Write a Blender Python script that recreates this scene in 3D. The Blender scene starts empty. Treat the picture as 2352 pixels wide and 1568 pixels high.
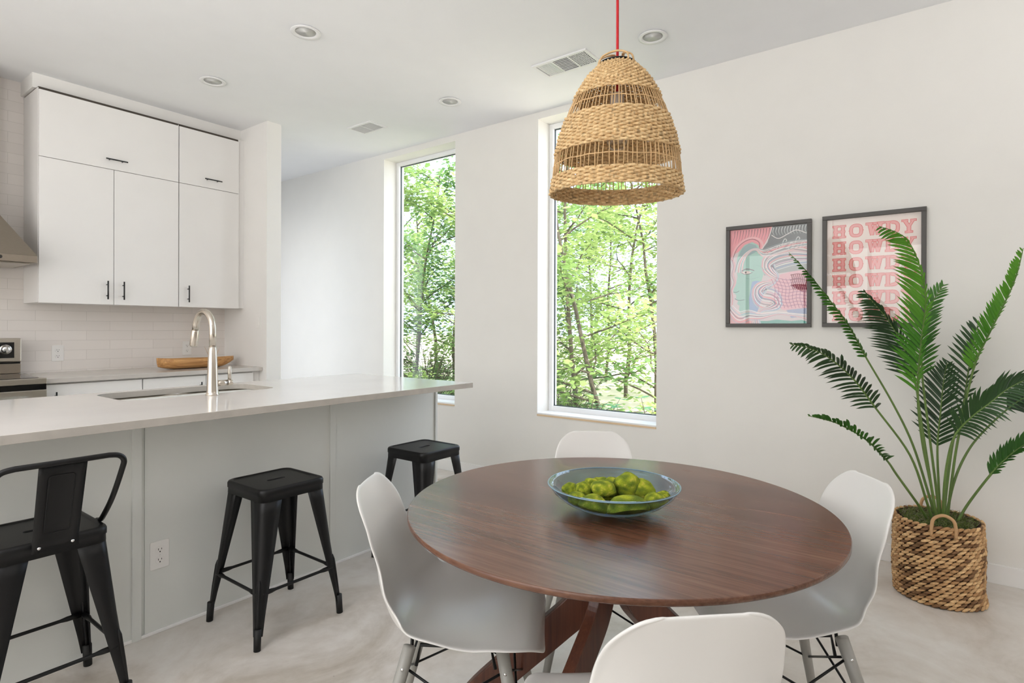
import bpy, bmesh, math, random
from mathutils import Vector, Matrix, noise
PI = math.pi
sc = bpy.context.scene
COL = sc.collection
random.seed(7)
V = Vector

# ------------------------------------------------------------------ materials
def newmat(name):
    m = bpy.data.materials.new(name); m.use_nodes = True
    nt = m.node_tree
    return m, nt, nt.nodes['Principled BSDF']

def N(nt, t, **kw):
    n = nt.nodes.new(t)
    for k, v in kw.items():
        if k.startswith('i_'):
            n.inputs[k[2:].replace('_', ' ')].default_value = v
        else:
            setattr(n, k, v)
    return n

def L(nt, a, ao, b, bi):
    nt.links.new(a.outputs[ao], b.inputs[bi])

def rgb(c):  # sRGB 0-255 -> linear
    return tuple(((x/255/12.92) if x/255 <= .04045 else ((x/255+.055)/1.055)**2.4) for x in c) + (1.0,)

def plain(name, c, rough=.5, metal=0, spec=.5, bump=0, bscale=40, var=0, vscale=5, coat=0, stretch=(1, 1, 1)):
    m, nt, b = newmat(name)
    col = rgb(c)
    b.inputs['Base Color'].default_value = col
    b.inputs['Roughness'].default_value = rough
    b.inputs['Metallic'].default_value = metal
    b.inputs['Specular IOR Level'].default_value = spec
    b.inputs['Coat Weight'].default_value = coat
    tc = N(nt, 'ShaderNodeTexCoord')
    mp = N(nt, 'ShaderNodeMapping'); mp.inputs['Scale'].default_value = stretch
    L(nt, tc, 'Object', mp, 'Vector')
    nz = N(nt, 'ShaderNodeTexNoise', i_Scale=vscale, i_Detail=4.0)
    L(nt, mp, 'Vector', nz, 'Vector')
    mr = N(nt, 'ShaderNodeMapRange')
    mr.inputs['From Min'].default_value = .3; mr.inputs['From Max'].default_value = .7
    v = max(var, .01)
    mr.inputs['To Min'].default_value = 1-v; mr.inputs['To Max'].default_value = 1+v
    L(nt, nz, 'Fac', mr, 'Value')
    mx = N(nt, 'ShaderNodeMix', data_type='RGBA', blend_type='MULTIPLY')
    mx.inputs[0].default_value = 1.0
    mx.inputs[6].default_value = col
    L(nt, mr, 'Result', mx, 7)
    L(nt, mx, 2, b, 'Base Color')
    if bump:
        n2 = N(nt, 'ShaderNodeTexNoise', i_Scale=bscale, i_Detail=3.0)
        L(nt, mp, 'Vector', n2, 'Vector')
        bp = N(nt, 'ShaderNodeBump'); bp.inputs['Strength'].default_value = bump; bp.inputs['Distance'].default_value = .01
        L(nt, n2, 'Fac', bp, 'Height'); L(nt, bp, 'Normal', b, 'Normal')
    return m

M = {}
M['wall'] = plain('wall_paint', (235, 233, 230), .65, bump=.02, bscale=300)
M['wallr'] = plain('wall_paint_right', (234, 232, 227), .65, bump=.02, bscale=300)
M['ceil'] = plain('ceiling_paint', (238, 239, 241), .8, bump=.03, bscale=250)
M['trim'] = plain('trim_white', (240, 239, 237), .4)
M['cab'] = plain('cabinet_white', (236, 234, 232), .35)
M['cabin'] = plain('cabinet_gap_shade', (168, 160, 152), .7)  # greyer than the cabinet, paints shade into the door gaps
M['reveal'] = plain('gap_shade', (72, 64, 56), .7)  # dark tone standing in for shade above the upper doors
M['panel'] = plain('island_panel', (220, 222, 218), .45)
M['black'] = plain('black_handle', (18, 18, 18), .35)
M['stool'] = plain('black_powder_coat', (7, 7, 8), .42, spec=.35, bump=.02, bscale=500)
M['rubber'] = plain('black_rubber', (9, 9, 9), .6)
M['steel'] = plain('brushed_steel', (190, 184, 174), .28, metal=1, var=.08, vscale=60, stretch=(1, 1, 12))
M['dsteel'] = plain('hood_steel', (150, 140, 128), .35, metal=1, var=.05, vscale=60, stretch=(1, 1, 12))
M['nickel'] = plain('brushed_nickel', (205, 196, 184), .25, metal=1)
M['chrome'] = plain('chrome', (225, 225, 225), .1, metal=1)
M['blackglass'] = plain('black_glass', (8, 8, 9), .08)
M['shell'] = plain('white_shell_plastic', (222, 220, 216), .3, spec=.5)
M['leg'] = plain('grey_painted_leg', (150, 148, 142), .35)
M['wire'] = plain('black_wire', (20, 20, 20), .35, metal=.5)
M['outlet'] = plain('outlet_white', (236, 234, 231), .3)
M['slot'] = plain('outlet_slot', (60, 60, 60), .6)
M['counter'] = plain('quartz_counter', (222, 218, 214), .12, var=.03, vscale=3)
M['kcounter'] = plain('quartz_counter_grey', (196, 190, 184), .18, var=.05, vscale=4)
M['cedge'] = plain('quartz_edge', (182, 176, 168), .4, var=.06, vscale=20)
M['vent'] = plain('vent_white', (235, 235, 235), .4)
M['ventdark'] = plain('vent_dark', (22, 23, 25), .8)
M['ventmid'] = plain('vent_mid', (60, 62, 64), .8)
M['lightin'] = plain('downlight_baffle', (225, 225, 222), .5)
M['frameb'] = plain('picture_frame_black', (74, 70, 66), .4)
M['paper'] = plain('poster_paper', (240, 228, 220), .6)
M['red'] = plain('red_cord', (190, 12, 26), .6)
M['moss'] = plain('pot_moss', (70, 84, 40), .95, bump=.8, bscale=60, var=.5, vscale=30)
M['edgew'] = plain('plywood_edge', (222, 196, 160), .6)
M['winframe'] = plain('window_frame_white', (240, 241, 243), .35)
M['gasket'] = plain('gasket', (60, 70, 72), .5)
M['bark'] = plain('bark', (92, 84, 72), .9, bump=.5, bscale=30, var=.3, vscale=8)

def floor_mat():
    m, nt, b = newmat('concrete_floor')
    tc = N(nt, 'ShaderNodeTexCoord')
    n1 = N(nt, 'ShaderNodeTexNoise', i_Scale=1.9, i_Detail=7.0, i_Roughness=.62, i_Distortion=.9)
    n2 = N(nt, 'ShaderNodeTexNoise', i_Scale=14.0, i_Detail=5.0, i_Roughness=.65)
    L(nt, tc, 'Object', n1, 'Vector'); L(nt, tc, 'Object', n2, 'Vector')
    cr = N(nt, 'ShaderNodeValToRGB')
    e = cr.color_ramp.elements
    e[0].position = .3; e[0].color = rgb((176, 166, 153))
    e[1].position = .72; e[1].color = rgb((224, 221, 216))
    x = e.new(.5); x.color = rgb((208, 201, 193))
    L(nt, n1, 'Fac', cr, 'Fac')
    mx = N(nt, 'ShaderNodeMix', data_type='RGBA', blend_type='SOFT_LIGHT'); mx.inputs[0].default_value = .4
    L(nt, cr, 'Color', mx, 6); L(nt, n2, 'Fac', mx, 7)
    # tiny pits
    vo = N(nt, 'ShaderNodeTexVoronoi', i_Scale=9.0)
    L(nt, tc, 'Object', vo, 'Vector')
    mr = N(nt, 'ShaderNodeMapRange'); mr.inputs['From Min'].default_value = .012; mr.inputs['From Max'].default_value = .03
    mr.inputs['To Min'].default_value = .62; mr.inputs['To Max'].default_value = 1
    L(nt, vo, 'Distance', mr, 'Value')
    m2 = N(nt, 'ShaderNodeMix', data_type='RGBA', blend_type='MULTIPLY'); m2.inputs[0].default_value = 1
    L(nt, mx, 2, m2, 6); L(nt, mr, 'Result', m2, 7)
    L(nt, m2, 2, b, 'Base Color')
    rr = N(nt, 'ShaderNodeMapRange'); rr.inputs['To Min'].default_value = .3; rr.inputs['To Max'].default_value = .55
    L(nt, n2, 'Fac', rr, 'Value'); L(nt, rr, 'Result', b, 'Roughness')
    bp = N(nt, 'ShaderNodeBump'); bp.inputs['Strength'].default_value = .12; bp.inputs['Distance'].default_value = .01
    L(nt, n2, 'Fac', bp, 'Height'); L(nt, bp, 'Normal', b, 'Normal')
    return m
M['floor'] = floor_mat()

def wood_mat(name, c1, c2, c3, rough=.3, scale=1.0, axis='y', coat=0.0, gloss_bump=.03):
    m, nt, b = newmat(name)
    tc = N(nt, 'ShaderNodeTexCoord')
    mp = N(nt, 'ShaderNodeMapping')
    s = {'y': (9, .7, 9), 'x': (.7, 9, 9), 'z': (9, 9, .7)}[axis]
    mp.inputs['Scale'].default_value = tuple(v*scale for v in s)
    L(nt, tc, 'Object', mp, 'Vector')
    n1 = N(nt, 'ShaderNodeTexNoise', i_Scale=1.2, i_Detail=5.0, i_Roughness=.55, i_Distortion=.7)
    L(nt, mp, 'Vector', n1, 'Vector')
    mp2 = N(nt, 'ShaderNodeMapping')
    s2 = {'y': (90, 3, 90), 'x': (3, 90, 90), 'z': (90, 90, 3)}[axis]
    mp2.inputs['Scale'].default_value = tuple(v*scale for v in s2)
    L(nt, tc, 'Object', mp2, 'Vector')
    n2 = N(nt, 'ShaderNodeTexNoise', i_Scale=1.6, i_Detail=4.0, i_Roughness=.6)
    L(nt, mp2, 'Vector', n2, 'Vector')
    ad = N(nt, 'ShaderNodeMath', operation='MULTIPLY_ADD'); ad.inputs[1].default_value = .45
    L(nt, n2, 'Fac', ad, 0)
    ml = N(nt, 'ShaderNodeMath', operation='MULTIPLY'); ml.inputs[1].default_value = .62
    L(nt, n1, 'Fac', ml, 0); L(nt, ml, 'Value', ad, 2)
    cr = N(nt, 'ShaderNodeValToRGB')
    e = cr.color_ramp.elements
    e[0].position = .36; e[0].color = rgb(c1)
    e[1].position = .72; e[1].color = rgb(c3)
    x = e.new(.53); x.color = rgb(c2)
    L(nt, ad, 'Value', cr, 'Fac'); L(nt, cr, 'Color', b, 'Base Color')
    b.inputs['Roughness'].default_value = rough
    b.inputs['Coat Weight'].default_value = coat; b.inputs['Coat Roughness'].default_value = .2
    bp = N(nt, 'ShaderNodeBump'); bp.inputs['Strength'].default_value = gloss_bump; bp.inputs['Distance'].default_value = .002
    L(nt, n2, 'Fac', bp, 'Height'); L(nt, bp, 'Normal', b, 'Normal')
    return m
M['walnut'] = wood_mat('walnut_top', (70, 43, 31), (98, 65, 49), (122, 86, 66), .24, coat=0, gloss_bump=0)
M['walnut'].node_tree.nodes['Principled BSDF'].inputs['Specular IOR Level'].default_value = .42
M['walnutleg'] = wood_mat('walnut_leg', (56, 28, 18), (86, 48, 33), (110, 66, 46), .35, axis='z')
M['doughwood'] = wood_mat('carved_wood', (140, 88, 44), (206, 156, 98), (230, 190, 138), .5, .45, 'x')

def tile_mat():
    m, nt, b = newmat('white_subway_tile')
    tc = N(nt, 'ShaderNodeTexCoord')
    sx = N(nt, 'ShaderNodeSeparateXYZ'); L(nt, tc, 'Object', sx, 'Vector')
    cb = N(nt, 'ShaderNodeCombineXYZ')
    a = N(nt, 'ShaderNodeMath', operation='ADD'); a.inputs[1].default_value = -.284+3.0
    z = N(nt, 'ShaderNodeMath', operation='ADD'); z.inputs[1].default_value = -.945+7.2
    L(nt, sx, 'X', a, 0); L(nt, sx, 'Z', z, 0)
    L(nt, a, 'Value', cb, 'X'); L(nt, z, 'Value', cb, 'Y')
    br = N(nt, 'ShaderNodeTexBrick', offset=.5)
    br.inputs['Color1'].default_value = rgb((232, 226, 221)); br.inputs['Color2'].default_value = rgb((227, 221, 216))
    br.inputs['Mortar'].default_value = rgb((208, 202, 196))
    br.inputs['Scale'].default_value = 1; br.inputs['Mortar Size'].default_value = .0012
    br.inputs['Mortar Smooth'].default_value = .3
    br.inputs['Brick Width'].default_value = .303; br.inputs['Row Height'].default_value = .072
    L(nt, cb, 'Vector', br, 'Vector'); L(nt, br, 'Color', b, 'Base Color')
    b.inputs['Roughness'].default_value = .2
    inv = N(nt, 'ShaderNodeMath', operation='SUBTRACT'); inv.inputs[0].default_value = 1
    L(nt, br, 'Fac', inv, 1)
    bp = N(nt, 'ShaderNodeBump'); bp.inputs['Strength'].default_value = .4; bp.inputs['Distance'].default_value = .002
    L(nt, inv, 'Value', bp, 'Height'); L(nt, bp, 'Normal', b, 'Normal')
    return m
M['tile'] = tile_mat()

def glass_mat(name, tint=(1, 1, 1), refl=.5):
    m = bpy.data.materials.new(name); m.use_nodes = True
    nt = m.node_tree; nt.nodes.clear()
    o = N(nt, 'ShaderNodeOutputMaterial'); t = N(nt, 'ShaderNodeBsdfTransparent'); t.inputs[0].default_value = (*tint, 1)
    g = N(nt, 'ShaderNodeBsdfGlossy'); g.inputs['Roughness'].default_value = .01
    f = N(nt, 'ShaderNodeLayerWeight'); f.inputs['Blend'].default_value = .5
    pw = N(nt, 'ShaderNodeMath', operation='POWER'); pw.inputs[1].default_value = 4
    ml = N(nt, 'ShaderNodeMath', operation='MULTIPLY_ADD'); ml.inputs[1].default_value = refl*.8; ml.inputs[2].default_value = .035*refl
    mx = N(nt, 'ShaderNodeMixShader')
    L(nt, f, 'Facing', pw, 0); L(nt, pw, 'Value', ml, 0); L(nt, ml, 'Value', mx, 'Fac'); L(nt, t, 'BSDF', mx, 1); L(nt, g, 'BSDF', mx, 2)
    L(nt, mx, 'Shader', o, 'Surface')
    return m
M['glass'] = glass_mat('window_glass')
M['picglass'] = glass_mat('picture_glass', (1, 1, 1), 1.3)
M['bowlglass'] = glass_mat('blue_tinted_glass', (.74, .82, .90), 1.0)
M['bulb'] = glass_mat('bulb_glass', (.93, .93, .9), 1.5)

def leaf_mat(name, c1, c2, trans=.35, rough=.45, vs=3.0):
    m = bpy.data.materials.new(name); m.use_nodes = True
    nt = m.node_tree; nt.nodes.clear()
    o = N(nt, 'ShaderNodeOutputMaterial')
    tc = N(nt, 'ShaderNodeTexCoord')
    nz = N(nt, 'ShaderNodeTexNoise', i_Scale=vs, i_Detail=3.0)
    L(nt, tc, 'Object', nz, 'Vector')
    cr = N(nt, 'ShaderNodeValToRGB'); e = cr.color_ramp.elements
    e[0].position = .35; e[0].color = rgb(c1); e[1].position = .65; e[1].color = rgb(c2)
    L(nt, nz, 'Fac', cr, 'Fac')
    p = N(nt, 'ShaderNodeBsdfPrincipled'); p.inputs['Roughness'].default_value = rough
    L(nt, cr, 'Color', p, 'Base Color')
    t = N(nt, 'ShaderNodeBsdfTranslucent'); L(nt, cr, 'Color', t, 'Color')
    mx = N(nt, 'ShaderNodeMixShader'); mx.inputs[0].default_value = trans
    L(nt, p, 'BSDF', mx, 1); L(nt, t, 'BSDF', mx, 2); L(nt, mx, 'Shader', o, 'Surface')
    return m
M['palmdark'] = leaf_mat('palm_leaf_dark', (28, 52, 26), (48, 84, 38), .2, .38)
M['palmmid'] = leaf_mat('palm_leaf_mid', (44, 88, 30), (70, 124, 44), .3, .38)
M['palmlit'] = leaf_mat('palm_leaf_lit', (66, 128, 30), (104, 164, 52), .4, .38)  # lighter green paints in light on the undersides of the bright fronds
M['palmstem'] = plain('palm_stem', (96, 122, 58), .45, var=.2, vscale=6)
M['leafA'] = leaf_mat('tree_leaf_yellow_green', (128, 158, 88), (196, 214, 142), .5, .5, 1.2)
M['leafB'] = leaf_mat('tree_leaf_green', (88, 128, 74), (158, 188, 118), .5, .5, 1.2)
M['leafC'] = leaf_mat('shrub_leaf_blue_green', (70, 120, 90), (130, 175, 130), .4, .5, 2)
M['ground'] = plain('leaf_litter_ground', (238, 226, 206), .95, var=.3, vscale=1.5)

def attr_mat(name, rough=.8, bump=.4, bscale=120, stretch=(1, 1, 1)):
    m, nt, b = newmat(name)
    at = N(nt, 'ShaderNodeAttribute', attribute_name='Col')
    tc = N(nt, 'ShaderNodeTexCoord'); mp = N(nt, 'ShaderNodeMapping'); mp.inputs['Scale'].default_value = stretch
    L(nt, tc, 'Object', mp, 'Vector')
    nz = N(nt, 'ShaderNodeTexNoise', i_Scale=bscale, i_Detail=3.0); L(nt, mp, 'Vector', nz, 'Vector')
    mr = N(nt, 'ShaderNodeMapRange'); mr.inputs['From Min'].default_value = .3; mr.inputs['From Max'].default_value = .7
    mr.inputs['To Min'].default_value = .78; mr.inputs['To Max'].default_value = 1.15
    L(nt, nz, 'Fac', mr, 'Value')
    mx = N(nt, 'ShaderNodeMix', data_type='RGBA', blend_type='MULTIPLY'); mx.inputs[0].default_value = 1
    L(nt, at, 'Color', mx, 6); L(nt, mr, 'Result', mx, 7); L(nt, mx, 2, b, 'Base Color')
    b.inputs['Roughness'].default_value = rough
    bp = N(nt, 'ShaderNodeBump'); bp.inputs['Strength'].default_value = bump; bp.inputs['Distance'].default_value = .004
    L(nt, nz, 'Fac', bp, 'Height'); L(nt, bp, 'Normal', b, 'Normal')
    return m
M['seagrass'] = attr_mat('woven_seagrass', .75, .3, 150)
M['hyacinth'] = attr_mat('woven_water_hyacinth', .8, .4, 120)
M['cane'] = plain('cane_stick', (206, 170, 122), .6, var=.15, vscale=40)
M['mossball'] = attr_mat('moss_stone', .98, 1.0, 420)

# ------------------------------------------------------------------ mesh helpers
class MB:
    def __init__(s):
        s.v = []; s.f = []; s.mi = []; s.sm = []; s.col = []
        s.m = 0; s.smooth = False; s.c = None
    def add(s, vs, fs):
        o = len(s.v)
        s.v += [tuple(v) for v in vs]
        s.col += [s.c or (1, 1, 1, 1)]*len(vs)
        for f in fs:
            s.f.append([i+o for i in f]); s.mi.append(s.m); s.sm.append(s.smooth)
        return s
    def box(s, x0, x1, y0, y1, z0, z1):
        vs = [(x, y, z) for x in (x0, x1) for y in (y0, y1) for z in (z0, z1)]
        return s.add(vs, [(0, 1, 3, 2), (4, 6, 7, 5), (0, 4, 5, 1), (2, 3, 7, 6), (0, 2, 6, 4), (1, 5, 7, 3)])
    def prism(s, pts, z0, z1, mat=None):
        n = len(pts)
        vs = [V((p[0], p[1], z0)) for p in pts]+[V((p[0], p[1], z1)) for p in pts]
        if mat: vs = [mat @ v for v in vs]
        fs = [list(range(n))[::-1], list(range(n, 2*n))]+[(i, (i+1) % n, n+(i+1) % n, n+i) for i in range(n)]
        return s.add(vs, fs)
    def tube(s, pts, r, seg=10, closed=False, caps=True):
        pts = [V(p) for p in pts]; n = len(pts)
        rs = r if isinstance(r, (list, tuple)) else [r]*n
        sm = s.smooth; s.smooth = True
        vs = []; nrm = None
        for i, p in enumerate(pts):
            a = pts[(i-1) % n] if (closed or i > 0) else p
            b = pts[(i+1) % n] if (closed or i < n-1) else p
            t = (b-a)
            if t.length < 1e-9: t = V((0, 0, 1))
            t.normalize()
            if nrm is None:
                nrm = t.orthogonal().normalized()
                if abs(t.z) < .9: nrm = t.cross(V((0, 0, 1))).normalized()
            nrm = (nrm - t*nrm.dot(t))
            if nrm.length < 1e-6: nrm = t.orthogonal()
            nrm.normalize(); bn = t.cross(nrm)
            for k in range(seg):
                an = 2*PI*k/seg
                vs.append(p+(nrm*math.cos(an)+bn*math.sin(an))*rs[i])
        fs = []
        for i in range(n if closed else n-1):
            j = (i+1) % n
            for k in range(seg):
                l = (k+1) % seg
                fs.append((i*seg+k, i*seg+l, j*seg+l, j*seg+k))
        if caps and not closed:
            fs.append(tuple(range(seg))[::-1]); fs.append(tuple((n-1)*seg+k for k in range(seg)))
        s.add(vs, fs); s.smooth = sm
        return s
    def lathe(s, prof, seg=32, c=(0, 0, 0), mat=None, closed=False):
        sm = s.smooth; s.smooth = True
        vs = []
        for r, z in prof:
            for k in range(seg):
                a = 2*PI*k/seg
                v = V((r*math.cos(a), r*math.sin(a), z))
                if mat: v = mat @ v
                vs.append(v+V(c))
        fs = []
        n = len(prof)
        for i in range(n if closed else n-1):
            j = (i+1) % n
            for k in range(seg):
                l = (k+1) % seg
                fs.append((i*seg+k, i*seg+l, j*seg+l, j*seg+k))
        if not closed:
            if prof[0][0] > 1e-4: fs.append(tuple(range(seg))[::-1])
            if prof[-1][0] > 1e-4: fs.append(tuple((n-1)*seg+k for k in range(seg)))
        s.add(vs, fs); s.smooth = sm
        return s
    def grid(s, P):  # P[i][j]
        n, m = len(P), len(P[0])
        vs = [p for row in P for p in row]
        fs = [(i*m+j, i*m+j+1, (i+1)*m+j+1, (i+1)*m+j) for i in range(n-1) for j in range(m-1)]
        return s.add(vs, fs)
    def build(s, name, mats, parent=None, bevel=0, bseg=2, weld=False, solid=0, sub=0, fix=True, offset=-1):
        me = bpy.data.meshes.new(name)
        me.from_pydata(s.v, [], s.f)
        if not isinstance(mats, (list, tuple)): mats = [mats]
        for m in mats: me.materials.append(m)
        me.polygons.foreach_set('material_index', s.mi)
        me.polygons.foreach_set('use_smooth', s.sm)
        if any(c != (1, 1, 1, 1) for c in s.col):
            ca = me.color_attributes.new('Col', 'FLOAT_COLOR', 'POINT')
            flat = [x for c in s.col for x in c]
            ca.data.foreach_set('color', flat)
        if weld or fix:
            bm = bmesh.new(); bm.from_mesh(me)
            if weld: bmesh.ops.remove_doubles(bm, verts=bm.verts, dist=1e-5)
            if fix: bmesh.ops.recalc_face_normals(bm, faces=bm.faces)
            bm.to_mesh(me); bm.free()
        me.update()
        o = bpy.data.objects.new(name, me); COL.objects.link(o)
        if parent: o.parent = parent
        if solid:
            md = o.modifiers.new('solid', 'SOLIDIFY'); md.thickness = solid; md.offset = offset
        if bevel:
            md = o.modifiers.new('bevel', 'BEVEL'); md.width = bevel; md.segments = bseg; md.limit_method = 'ANGLE'
            md.angle_limit = math.radians(40)
        if sub:
            md = o.modifiers.new('sub', 'SUBSURF'); md.levels = sub; md.render_levels = sub
        return o

def tag(o, label=None, cat=None, group=None, kind=None):
    if label: o['label'] = label
    if cat: o['category'] = cat
    if group: o['group'] = group
    if kind: o['kind'] = kind
    return o
def thing(name, label, cat, loc=(0, 0, 0), rz=0, group=None):
    o = bpy.data.objects.new(name, None); COL.objects.link(o)
    o.empty_display_size = .1
    o.location = loc; o.rotation_euler = (0, 0, rz)
    return tag(o, label, cat, group)
def struct(o): return tag(o, kind='structure')
def copy_tree(o, parent=None):
    c = o.copy(); COL.objects.link(c); c.parent = parent
    for ch in list(o.children): copy_tree(ch, c)
    return c
def arc(c, r, a0, a1, n, u, v):
    c, u, v = V(c), V(u), V(v)
    return [c+u*(r*math.cos(a0+(a1-a0)*i/n))+v*(r*math.sin(a0+(a1-a0)*i/n)) for i in range(n+1)]
def smooth_path(pts, k=6):
    pts = [V(p) for p in pts]; out = []
    n = len(pts)
    for i in range(n-1):
        p0 = pts[max(i-1, 0)]; p1 = pts[i]; p2 = pts[i+1]; p3 = pts[min(i+2, n-1)]
        for j in range(k):
            t = j/k
            out.append(.5*((2*p1)+(p2-p0)*t+(2*p0-5*p1+4*p2-p3)*t*t+(3*p1-p0-3*p2+p3)*t**3))
    out.append(pts[-1])
    return out
def rrect(x0, x1, y0, y1, r, n=5):
    pts = []
    for cx, cy, a in ((x1-r, y1-r, 0), (x0+r, y1-r, PI/2), (x0+r, y0+r, PI), (x1-r, y0+r, 3*PI/2)):
        for i in range(n+1):
            t = a+PI/2*i/n
            pts.append((cx+r*math.cos(t), cy+r*math.sin(t)))
    return pts

# ------------------------------------------------------------------ room shell
XW, CE, YK = 3.733, 2.96, 5.14
XA, XB, YE = 2.563, 2.69, 4.448      # stub wall between kitchen and hall
XL, YF, YH = -2.6, -2.8, 7.6
WALLT = .26
b = MB().box(XL-.2, XW+WALLT, YF-.2, YH+.2, -.2, 0); struct(b.build('floor', M['floor']))
b = MB().box(XL-.2, XW+WALLT, YF-.2, YH+.2, CE, CE+.3); struct(b.build('ceiling', M['ceil']))
W2 = (1.564, 2.549, .590, 2.906); W1 = (3.430, 4.372, .590, 2.906)
b = MB()
b.box(XW, XW+WALLT, YF-.2, W2[0], 0, CE); b.box(XW, XW+WALLT, W2[1], W1[0], 0, CE); b.box(XW, XW+WALLT, W1[1], YH+.2, 0, CE)
for w in (W1, W2):
    b.box(XW, XW+WALLT, w[0], w[1], 0, w[2]); b.box(XW, XW+WALLT, w[0], w[1], w[3], CE)
struct(b.build('wall_right', M['wallr']))
b = MB().box(XL, XA, YK, YK+.14, 0, CE); struct(b.build('wall_kitchen', M['tile']))
# stub wall with the hall side opening behind the kitchen
HO = (5.30, 6.55, 2.35)
b = MB().box(XA, XB, YE, HO[0], 0, CE); b.box(XA, XB, HO[0], HO[1], HO[2], CE); b.box(XA, XB, HO[1], YH, 0, CE)
struct(b.build('wall_hall', M['wall']))
b = MB().box(XA, XW, YH, YH+.15, 0, CE); struct(b.build('wall_back', M['wall']))
b = MB().box(1.140, XA, 4.864, YK, 2.862, CE); struct(b.build('wall_soffit', M['wall']))
# walls behind the camera; the left one has a wide window opening
b = MB(); b.box(XL-.2, XL, YF, -.9, 0, CE); b.box(XL-.2, XL, 4.4, YK+.14, 0, CE); b.box(XL-.2, XL, -.9, 4.4, 0, .8); b.box(XL-.2, XL, -.9, 4.4, 2.5, CE)
struct(b.build('wall_left', M['wall']))
b = MB().box(XL-.2, XW, YF-.2, YF, 0, CE); struct(b.build('wall_front', plain('fill_cut_wall_paint', (205, 200, 194), .7)))  # unseen wall, toned darker to cut fill light from behind
# glazing bars of the big windows behind the camera (they reflect in the pictures)
b = MB()
for y in (-.9, .85, 2.6, 4.35): b.box(XL-.1, XL-.05, y, y+.05, .8, 2.5)
struct(b.build('window_3', M['winframe']))
# baseboards
b = MB().box(XW-.014, XW, YF, YH, 0, .095); struct(b.build('baseboard_right', M['trim'], bevel=.002))

def window(n, w):
    root = tag(bpy.data.objects.new(f'window_{n}', None), kind='structure'); COL.objects.link(root)
    y0, y1, z0, z1 = w
    x0, x1 = 3.892, 3.96
    b = MB(); t = .036
    b.box(x0, x1, y0, y0+t, z0, z1); b.box(x0, x1, y1-t, y1, z0, z1); b.box(x0, x1, y0+t, y1-t, z0, z0+t+.01); b.box(x0, x1, y0+t, y1-t, z1-t, z1)
    b.build('window_frame', M['winframe'], root, bevel=.003)
    g = .006; t2 = t+g
    b = MB(); b.box(3.918, 3.93, y0+t, y0+t2, z0+t, z1-t); b.box(3.918, 3.93, y1-t2, y1-t, z0+t, z1-t); b.box(3.918, 3.93, y0+t, y1-t, z0+t+.01, z0+t2+.01); b.box(3.918, 3.93, y0+t, y1-t, z1-t2, z1-t)
    b.build('gasket', M['gasket'], root)
    b = MB().box(3.922, 3.928, y0+t, y1-t, z0+t, z1-t); b.build('glass_pane', M['glass'], root)
    b = MB(); b.box(XW-.003, x0, y0, y1, z0-.006, z0+.008)
    b.build('window_sill', M['winframe'], root)
    b = MB().box(XW-.006, XW+.004, y0, y1, z0-.016, z0-.003); b.build('wood_edge', M['edgew'], root)
window(1, W1); window(2, W2)

# ------------------------------------------------------------------ ceiling fittings
DL = [((1.921, 2.929), 'round white recessed downlight near left cabinets, nearest the camera on the left'),
      ((3.155, 1.352), 'round white recessed downlight right of the red pendant cord'),
      ((1.923, 4.027), 'small round white recessed downlight above the upper cabinets'),
      ((3.156, 2.954), 'round white recessed downlight between the two ceiling vents')]
t = thing('recessed_light', DL[0][1], 'ceiling light', (*DL[0][0], CE), 0, 'recessed downlights in the white ceiling')
b = MB(); b.lathe([(.058, -.001), (.078, -.002), (.083, -.006), (.082, -.010), (.062, -.009), (.056, -.004)], 40, closed=True); b.build('trim_ring', M['vent'], t)
b = MB(); b.smooth = True; b.lathe([(.058, -.0045), (.046, -.002), (.0005, -.0015)], 40); b.build('baffle', M['lightin'], t)
b = MB(); b.lathe([(.0005, -.003), (.028, -.0028), (.034, -.0022)], 32); b.build('lens', plain('downlight_lens', (226, 225, 222), .35), t)
for (p, lab) in DL[1:]:
    c = copy_tree(t); c.location = (*p, CE); c['label'] = lab

def vent(x0, x1, y0, y1, label, cells):
    t = thing('ceiling_vent', label, 'vent', ((x0+x1)/2, (y0+y1)/2, CE))
    hx, hy = (x1-x0)/2, (y1-y0)/2
    b = MB(); e = .02
    b.box(-hx, hx, -hy, -hy+e, -.009, 0); b.box(-hx, hx, hy-e, hy, -.009, 0); b.box(-hx, -hx+e, -hy+e, hy-e, -.009, 0); b.box(hx-e, hx, -hy+e, hy-e, -.009, 0)
    ys = [-hy+e + (2*hy-2*e)*i/len(cells) for i in range(len(cells)+1)]
    for y in ys[1:-1]: b.box(-hx+e, hx-e, y-.005, y+.005, -.009, 0)
    b.build('frame', M['vent'], t)
    for i, kind in enumerate(cells):
        ya, yb = ys[i]+.004, ys[i+1]-.004; xa, xb = -hx+e, hx-e
        b = MB(); b.box(xa, xb, ya, yb, -.002, 0); b.build('duct_backing', M['ventdark' if kind == 'grid' else 'ventmid'], t)
        b = MB()
        if kind in ('y', 'grid'):
            k = 9
            for q in range(1, k): x = xa+(xb-xa)*q/k; b.box(x-.0013, x+.0013, ya, yb, -.0075, -.0025)
        if kind in ('x', 'grid'):
            k = 9
            for q in range(1, k): y = ya+(yb-ya)*q/k; b.box(xa, xb, y-.0013, y+.0013, -.0075, -.0025)
        if kind == 'slant':
            k = 12
            for q in range(1, k): y = ya+(yb-ya)*q/k; b.box(xa, xb, y-.0030, y+.0026, -.0075, -.0025)
        b.build('louvre', M['vent'], t)
vent(3.046, 3.25, 1.735, 2.135, 'large white ceiling vent left of the woven pendant, three grille panels', ['grid', 'y', 'slant'])
vent(3.058, 3.245, 3.76, 4.05, 'small white ceiling vent near the hall opening, two dark grilles', ['x', 'x'])

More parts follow.
